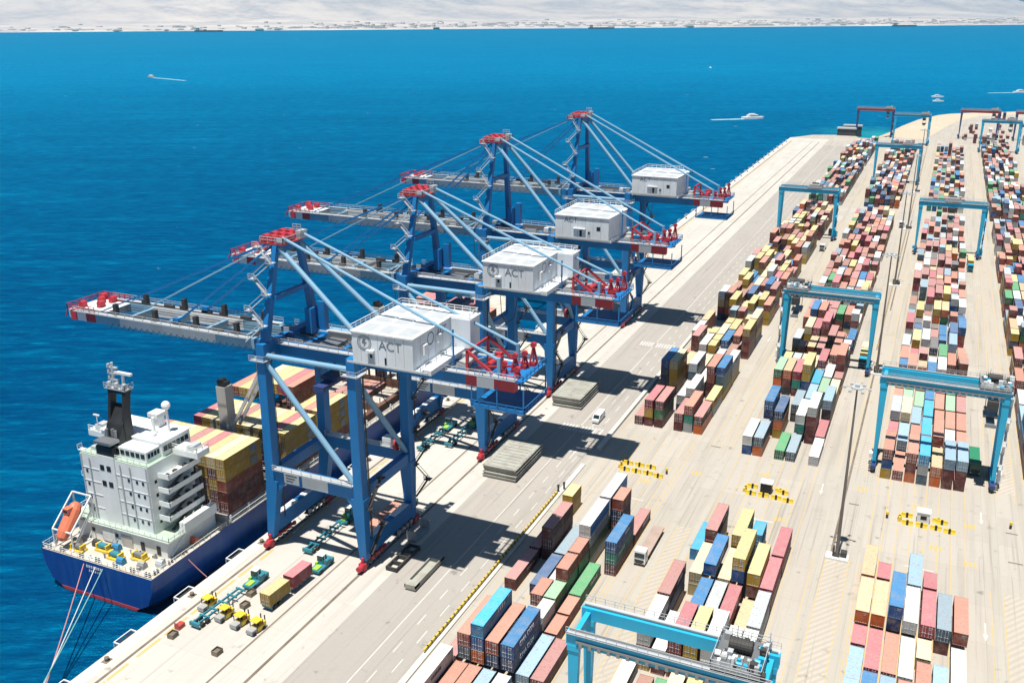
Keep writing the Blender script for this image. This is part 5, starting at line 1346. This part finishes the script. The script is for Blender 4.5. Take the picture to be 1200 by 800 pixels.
# hatch covers, loose platforms
for cx_, cy_, n, t in ((-90.0,200.5,4,'stack by the second quay crane'),(-91.0,249.5,4,'stack by the third quay crane')):
    for k in range(n):
        b = MB(); dx, dy = rng.uniform(-.25,.25), rng.uniform(-.25,.25)
        b.box(-4.6,4.6,-8.6,8.6,.52,.76)
        for i in range(8): b.box(-4.35+i*1.2,-4.05+i*1.2,-8.45,8.45,.12,.52)
        for i in range(6): b.box(-4.4,4.4,-8.4+i*3.3,-8.2+i*3.3,.0,.53)
        b.box(-4.2,-3.4,-8.3,8.3,.765,.80); b.box(3.4,4.2,-8.3,8.3,.765,.80)
        for yy in (-8.2,-4,4,8.2):
            for xx in (-4.4,0,4.4): b.cbox(xx,yy,.76,.35,.5,.1)
        for i in range(11): b.box(-4.55,4.55,-8.0+i*1.6,-7.9+i*1.6,.765,.79,1)
        o = b.build('hatch_cover_panel', [M['hatch'], M['dark']]); o.location = (cx_+dx, cy_+dy, .02+k*.86)
        tag(o, f'{["lowest","second lowest","third up","topmost"][k]} cream hatch cover in the {t}', 'hatch cover', 'hatch covers on the apron')
b = MB(); b.box(-1.3,1.3,-6.2,6.2,.5,.75); b.box(-1.3,-1.1,-6.2,6.2,.75,1.5); b.box(1.1,1.3,-6.2,6.2,.75,1.5); b.box(-1.3,1.3,-6.2,-4.4,.75,1.45); b.box(-1.3,1.3,4.4,6.2,.75,1.45); b.box(-1.1,1.1,-6,6,.016,.5)
o = b.build('flat_rack', M['hatch']); o.location = (-86.3,147.2,0); tag(o, 'pale flat rack lying on the road beside the first crane shadow', 'flat rack')
b = MB()
for xx in (-1.2,1.2): b.box(xx-.15,xx+.15,-5,5,.3,1.0)
for yy in (-4.8,-2.4,0,2.4,4.8): b.box(-1.2,1.2,yy-.15,yy+.15,.3,1.0)
for xx in (-1.2,1.2):
    for yy in (-4.6,4.6): b.cbox(xx,yy,.016,.4,.4,.3)
o = b.build('lashing_frame', M['dark']); o.location = (-93.4,150.5,0); tag(o, 'open dark steel frame on the apron beside the first quay crane leg', 'steel frame')
b = MB(); b.box(-1.2,1.2,-3,3,.3,.6); b.box(-1.2,1.2,-3,-2.7,.6,2.6); b.box(-1.2,1.2,2.7,3,.6,2.6); b.cbox(0,0,.016,2,5,.28)
o = b.build('gangway_rack', M['grey']); o.location = (-95.4,160.5,0); tag(o, 'grey rack standing inside the shade by the first crane', 'rack')
# striped barrier on its kerb
b = MB(); b.box(-74.2,-73.0,113,208,0,.35); kb = b.build('kerb_wall', M['concrete_block']); tag(kb, 'pale concrete kerb wall running beside the nearest container block', 'wall')
root = empty('striped_barrier', (-73.9,124.6,.35), 'yellow and black striped barrier rail along the pale kerb wall', 'barrier')
b = MB()
for i in range(44): b.box(-.13,.13,i*1.5,i*1.5+1.12,.3,.8); b.box(-.13,.13,i*1.5+1.12,i*1.5+1.5,.3,.8,1)
b.build('striped_rail', [M['yellow'], M['black']], root)
for i in range(22): b = MB(); b.box(-.08,.08,i*3+.2,i*3+.36,0,.25); b.build('post', M['dark'], root)
b = MB(); b.box(-73.4,-72.3,218,330,0,.9); tag(b.build('kerb_wall', M['concrete_block']), 'low pale wall along the seaward side of the block facing the white van', 'wall')
for i, (x, y) in enumerate(((-74.0,191.4),(-73.2,193.2))):
    b = MB(); b.cbox(0,0,0,.35,.35,1.9); b.cbox(0,0,1.9,.5,.5,.3); o = b.build('signal_post', M['dark']); o.location = (x,y,0); tag(o, ('short dark post at the end of the striped barrier','second short dark post just past the barrier end')[i], 'post', 'posts by the barrier')
# barriers round the row-end cabins
bar0 = None
def jersey(x, y, rz, t):
    global bar0
    if bar0 is None:
        bar0 = empty('yellow_barrier', (x,y,0), t, 'barrier', 'yellow barriers in the yard aisle', rz)
        b = MB(); b.extrude([(-.45,0),(.45,0),(.22,.5),(.16,1.0),(-.16,1.0),(-.22,.5)], 'x', -1.2, 1.2); b.build('block', M['yellow'], bar0)
        b = MB(); b.extrude([(-.47,.02),(.47,.02),(.24,.51),(.18,1.02),(-.18,1.02),(-.24,.51)], 'x', -.26, .26); b.build('black_square', M['black'], bar0)
    else: copy_tree(bar0, (x,y,0), t, rz)
for x0, nm, cab in ((-64.3,'facing the tall maroon stacks','none'),(-32.6,'round the black-fronted cabin','dark'),(2.6,'round the white cabin','white')):
    t = f'yellow concrete barrier with black square {nm}'
    for i in range(3): jersey(x0+1.4+i*3.0, 209.4, 0, t)
    jersey(x0+10.2, 209.0, 0, t)
    for i in range(2 if cab != 'none' else 3): jersey(x0+1.2+(i*6.6 if cab != 'none' else i*3), 213.0, 0, t)
    jersey(x0-.3, 211.2, R(90), t)
    if cab != 'none': jersey(x0+8.6, 212.6, 0, t)
    if cab != 'none':
        r = empty('cabin', (x0+4.6, 212.2, 0), f'{"black-fronted" if cab=="dark" else "white"} equipment cabin ringed by yellow barriers', 'cabin')
        b = MB(); b.box(-1.3,1.3,-1.1,1.1,.02,2.6); b.build('body', M['black' if cab == 'dark' else 'white'], r)
        b = MB(); b.box(-1.45,1.45,-1.25,1.25,2.61,2.8); b.build('roof', M['white'], r)
        if cab != 'dark': b = MB(); b.box(-.6,.7,-1.14,-1.11,1.0,1.9); b.build('window', M['black'], r)
for x, y, t in ((-.4,210.6,'small yellow bollard left of the white cabin'),(25.3,216.6,'yellow-topped black bollard on the landward strip'),(-52.6,211.6,'thin dark bollard beyond the barriers facing maroon stacks')):
    r = empty('bollard', (x,y,0), t.replace('left of','seaward of'), 'bollard', 'bollards in the yard aisle')
    b = MB(); b.tube((0,0,0),(0,0,1.0),.28,10); b.build('post', M['dark'], r)
    b = MB(); b.tube((0,0,1.0),(0,0,1.6),.3,10); b.build('cap', M['yellow'], r)
# floodlight masts
lm0 = None
MASTS = [(-9.1,188.4,'tall grey floodlight mast on a white base next to cream-roofed orange containers'),(-9.7,306.0,'tall floodlight mast at the end of the blue-cabbed lorry'),(-10.6,418,'tall floodlight mast halfway along the cable trench'),(-10.9,535,'tall floodlight mast near the slim gantry'),(-11,652,'far floodlight mast beside the cable trench')]
for x, y, t in MASTS:
    if lm0 is None:
        lm0 = empty('light_mast', (x,y,0), t, 'light mast', 'floodlight masts in the yard')
        b = MB(); b.tube((0,0,.9),(0,0,39.5),.38,12,r2=.17); b.build('pole', M['pole'], lm0)
        b = MB(); b.box(-2.2,2.4,-1.4,1.2,0,.55); b.build('base', M['white'], lm0)
        b = MB(); b.cbox(0,0,.55,1.3,1.3,.4); b.box(.7,2.0,-.4,1.1,.55,1.7); b.box(-.9,-.5,-.6,.6,.55,2.6); b.build('cabinet', M['dark'], lm0)
        b = MB(); b.tube((0,0,39.0),(0,0,39.25),1.2,12); b.cbox(0,0,39.25,.9,.9,.6); 
        for k in range(6): a = k*math.pi/3; b.beam((0,0,39.2),(2.3*math.cos(a),2.3*math.sin(a),39.1),.12,.12)
        hd = b.build('head_frame', M['galv'], lm0)
        for k in range(6):
            a = k*math.pi/3; b = MB(); b.cbox(2.4*math.cos(a),2.4*math.sin(a),38.75,.6,.5,.4); b.build('floodlight', M['galv'], hd)
    else: copy_tree(lm0, (x,y,0), t)
# ------------------------------------------------------------------ boats on the gulf
def boat(x, y, L, rz, label, wake=0, hull='white', top=True):
    r = empty('motor_boat', (x,y,-3.1), label, 'boat', 'boats on the gulf', rz)
    w = L*.16; b = MB(); h = L*.09
    b.extrude([(-w,-L/2),(w,-L/2),(w,L*.15),(w*.5,L*.4),(0,L/2),(-w*.5,L*.4),(-w,L*.15)], 'z', -.3, h); b.build('hull', M[hull], r)
    b = MB(); b.box(-w*.75,w*.75,-L*.28,L*.18,h,h+L*.08); cb = b.build('cabin', M['white'], r)
    b = MB(); b.box(-w*.76,w*.76,-L*.2,L*.185,h+L*.03,h+L*.06); b.build('window', M['glass'], cb)
    if top: b = MB(); b.box(-w*.6,w*.6,-L*.2,L*.05,h+L*.085,h+L*.13); b.build('upper_deck', M['white'], r)
    if wake:
        c, s = math.cos(rz), math.sin(rz); b = MB(); P = []
        for k in range(9):
            t = k/8; ww = w*(1.0+1.2*t)*(1-t*.55); yy = -L*.45-wake*t
            P.append(((-ww, yy), (ww, yy)))
        for (a, b_), (c2, d) in zip(P, P[1:]): b.poly([(a[0],a[1],-3.03),(b_[0],b_[1],-3.03),(d[0],d[1],-3.03),(c2[0],c2[1],-3.03)])
        o = b.build('wake', M['foam']); o.location = (x,y,0); o.rotation_euler = (0,0,rz); tag(o, kind='stuff')
boat(-193, 1078, 25, R(-55), 'white motor yacht with a pale wake off the end of the quay', 38)
boat(-1345, 1375, 22, R(70), 'small dark boat trailing a long thin wake far out on the gulf', 120, 'grey')
boat(-14, 1440, 16, R(-80), 'small white boat beyond the beach, the one farther offshore'); boat(-12, 1372, 14, R(-80), 'small white boat moored closest to the beach')
boat(92, 1560, 20, R(-60), 'white boat with a wake beyond the red gantries', 40)
boat(-455, 2010, 12, R(20), 'tiny white boat far out in the middle of the gulf')
for i, (px_, t) in enumerate(((-4080,'long dark cargo ship lying off the far town'),(-2060,'dark cargo ship anchored off the middle of the far shore'),(-330,'dark ship lying off the far shore beyond the red gantries'))):
    y = P0.y+(px_-P0.x)*(P1.y-P0.y)/(P1.x-P0.x)-260
    r = empty('cargo_ship', (px_, y, -3.1), t, 'ship', 'ships off the far shore', R(-60))
    b = MB(); b.extrude([(-14,-80),(14,-80),(14,60),(0,85),(-14,60)], 'z', -1, 9); b.build('hull', M['dark'], r)
    b = MB(); b.box(-10,10,-72,-54,9,24); b.build('deckhouse', M['grey'], r)
# grey workshop sheds and gate by the bay
for i, (x, y, t) in enumerate(((-82,938,'dark-fronted shed with pale roof at the quay end, nearer one'),(-79,962,'dark-fronted shed with pale roof just behind the first, beside the bay'))):
    r = empty('shed', (x,y,0), t, 'shed', 'sheds at the quay end'); z = 0 if i == 0 else -.1
    b = MB(); b.box(-8,8,-3,3,z-(6 if i else 0),6); b.build('wall', M['dark'], r); b = MB(); b.box(-8.5,8.5,-3.6,3.6,6.01,7.2); b.build('roof', M['galv'], r)
print('SHIP', SHIPN[0], 'things', len([o for o in bpy.data.objects if o.parent is None]))
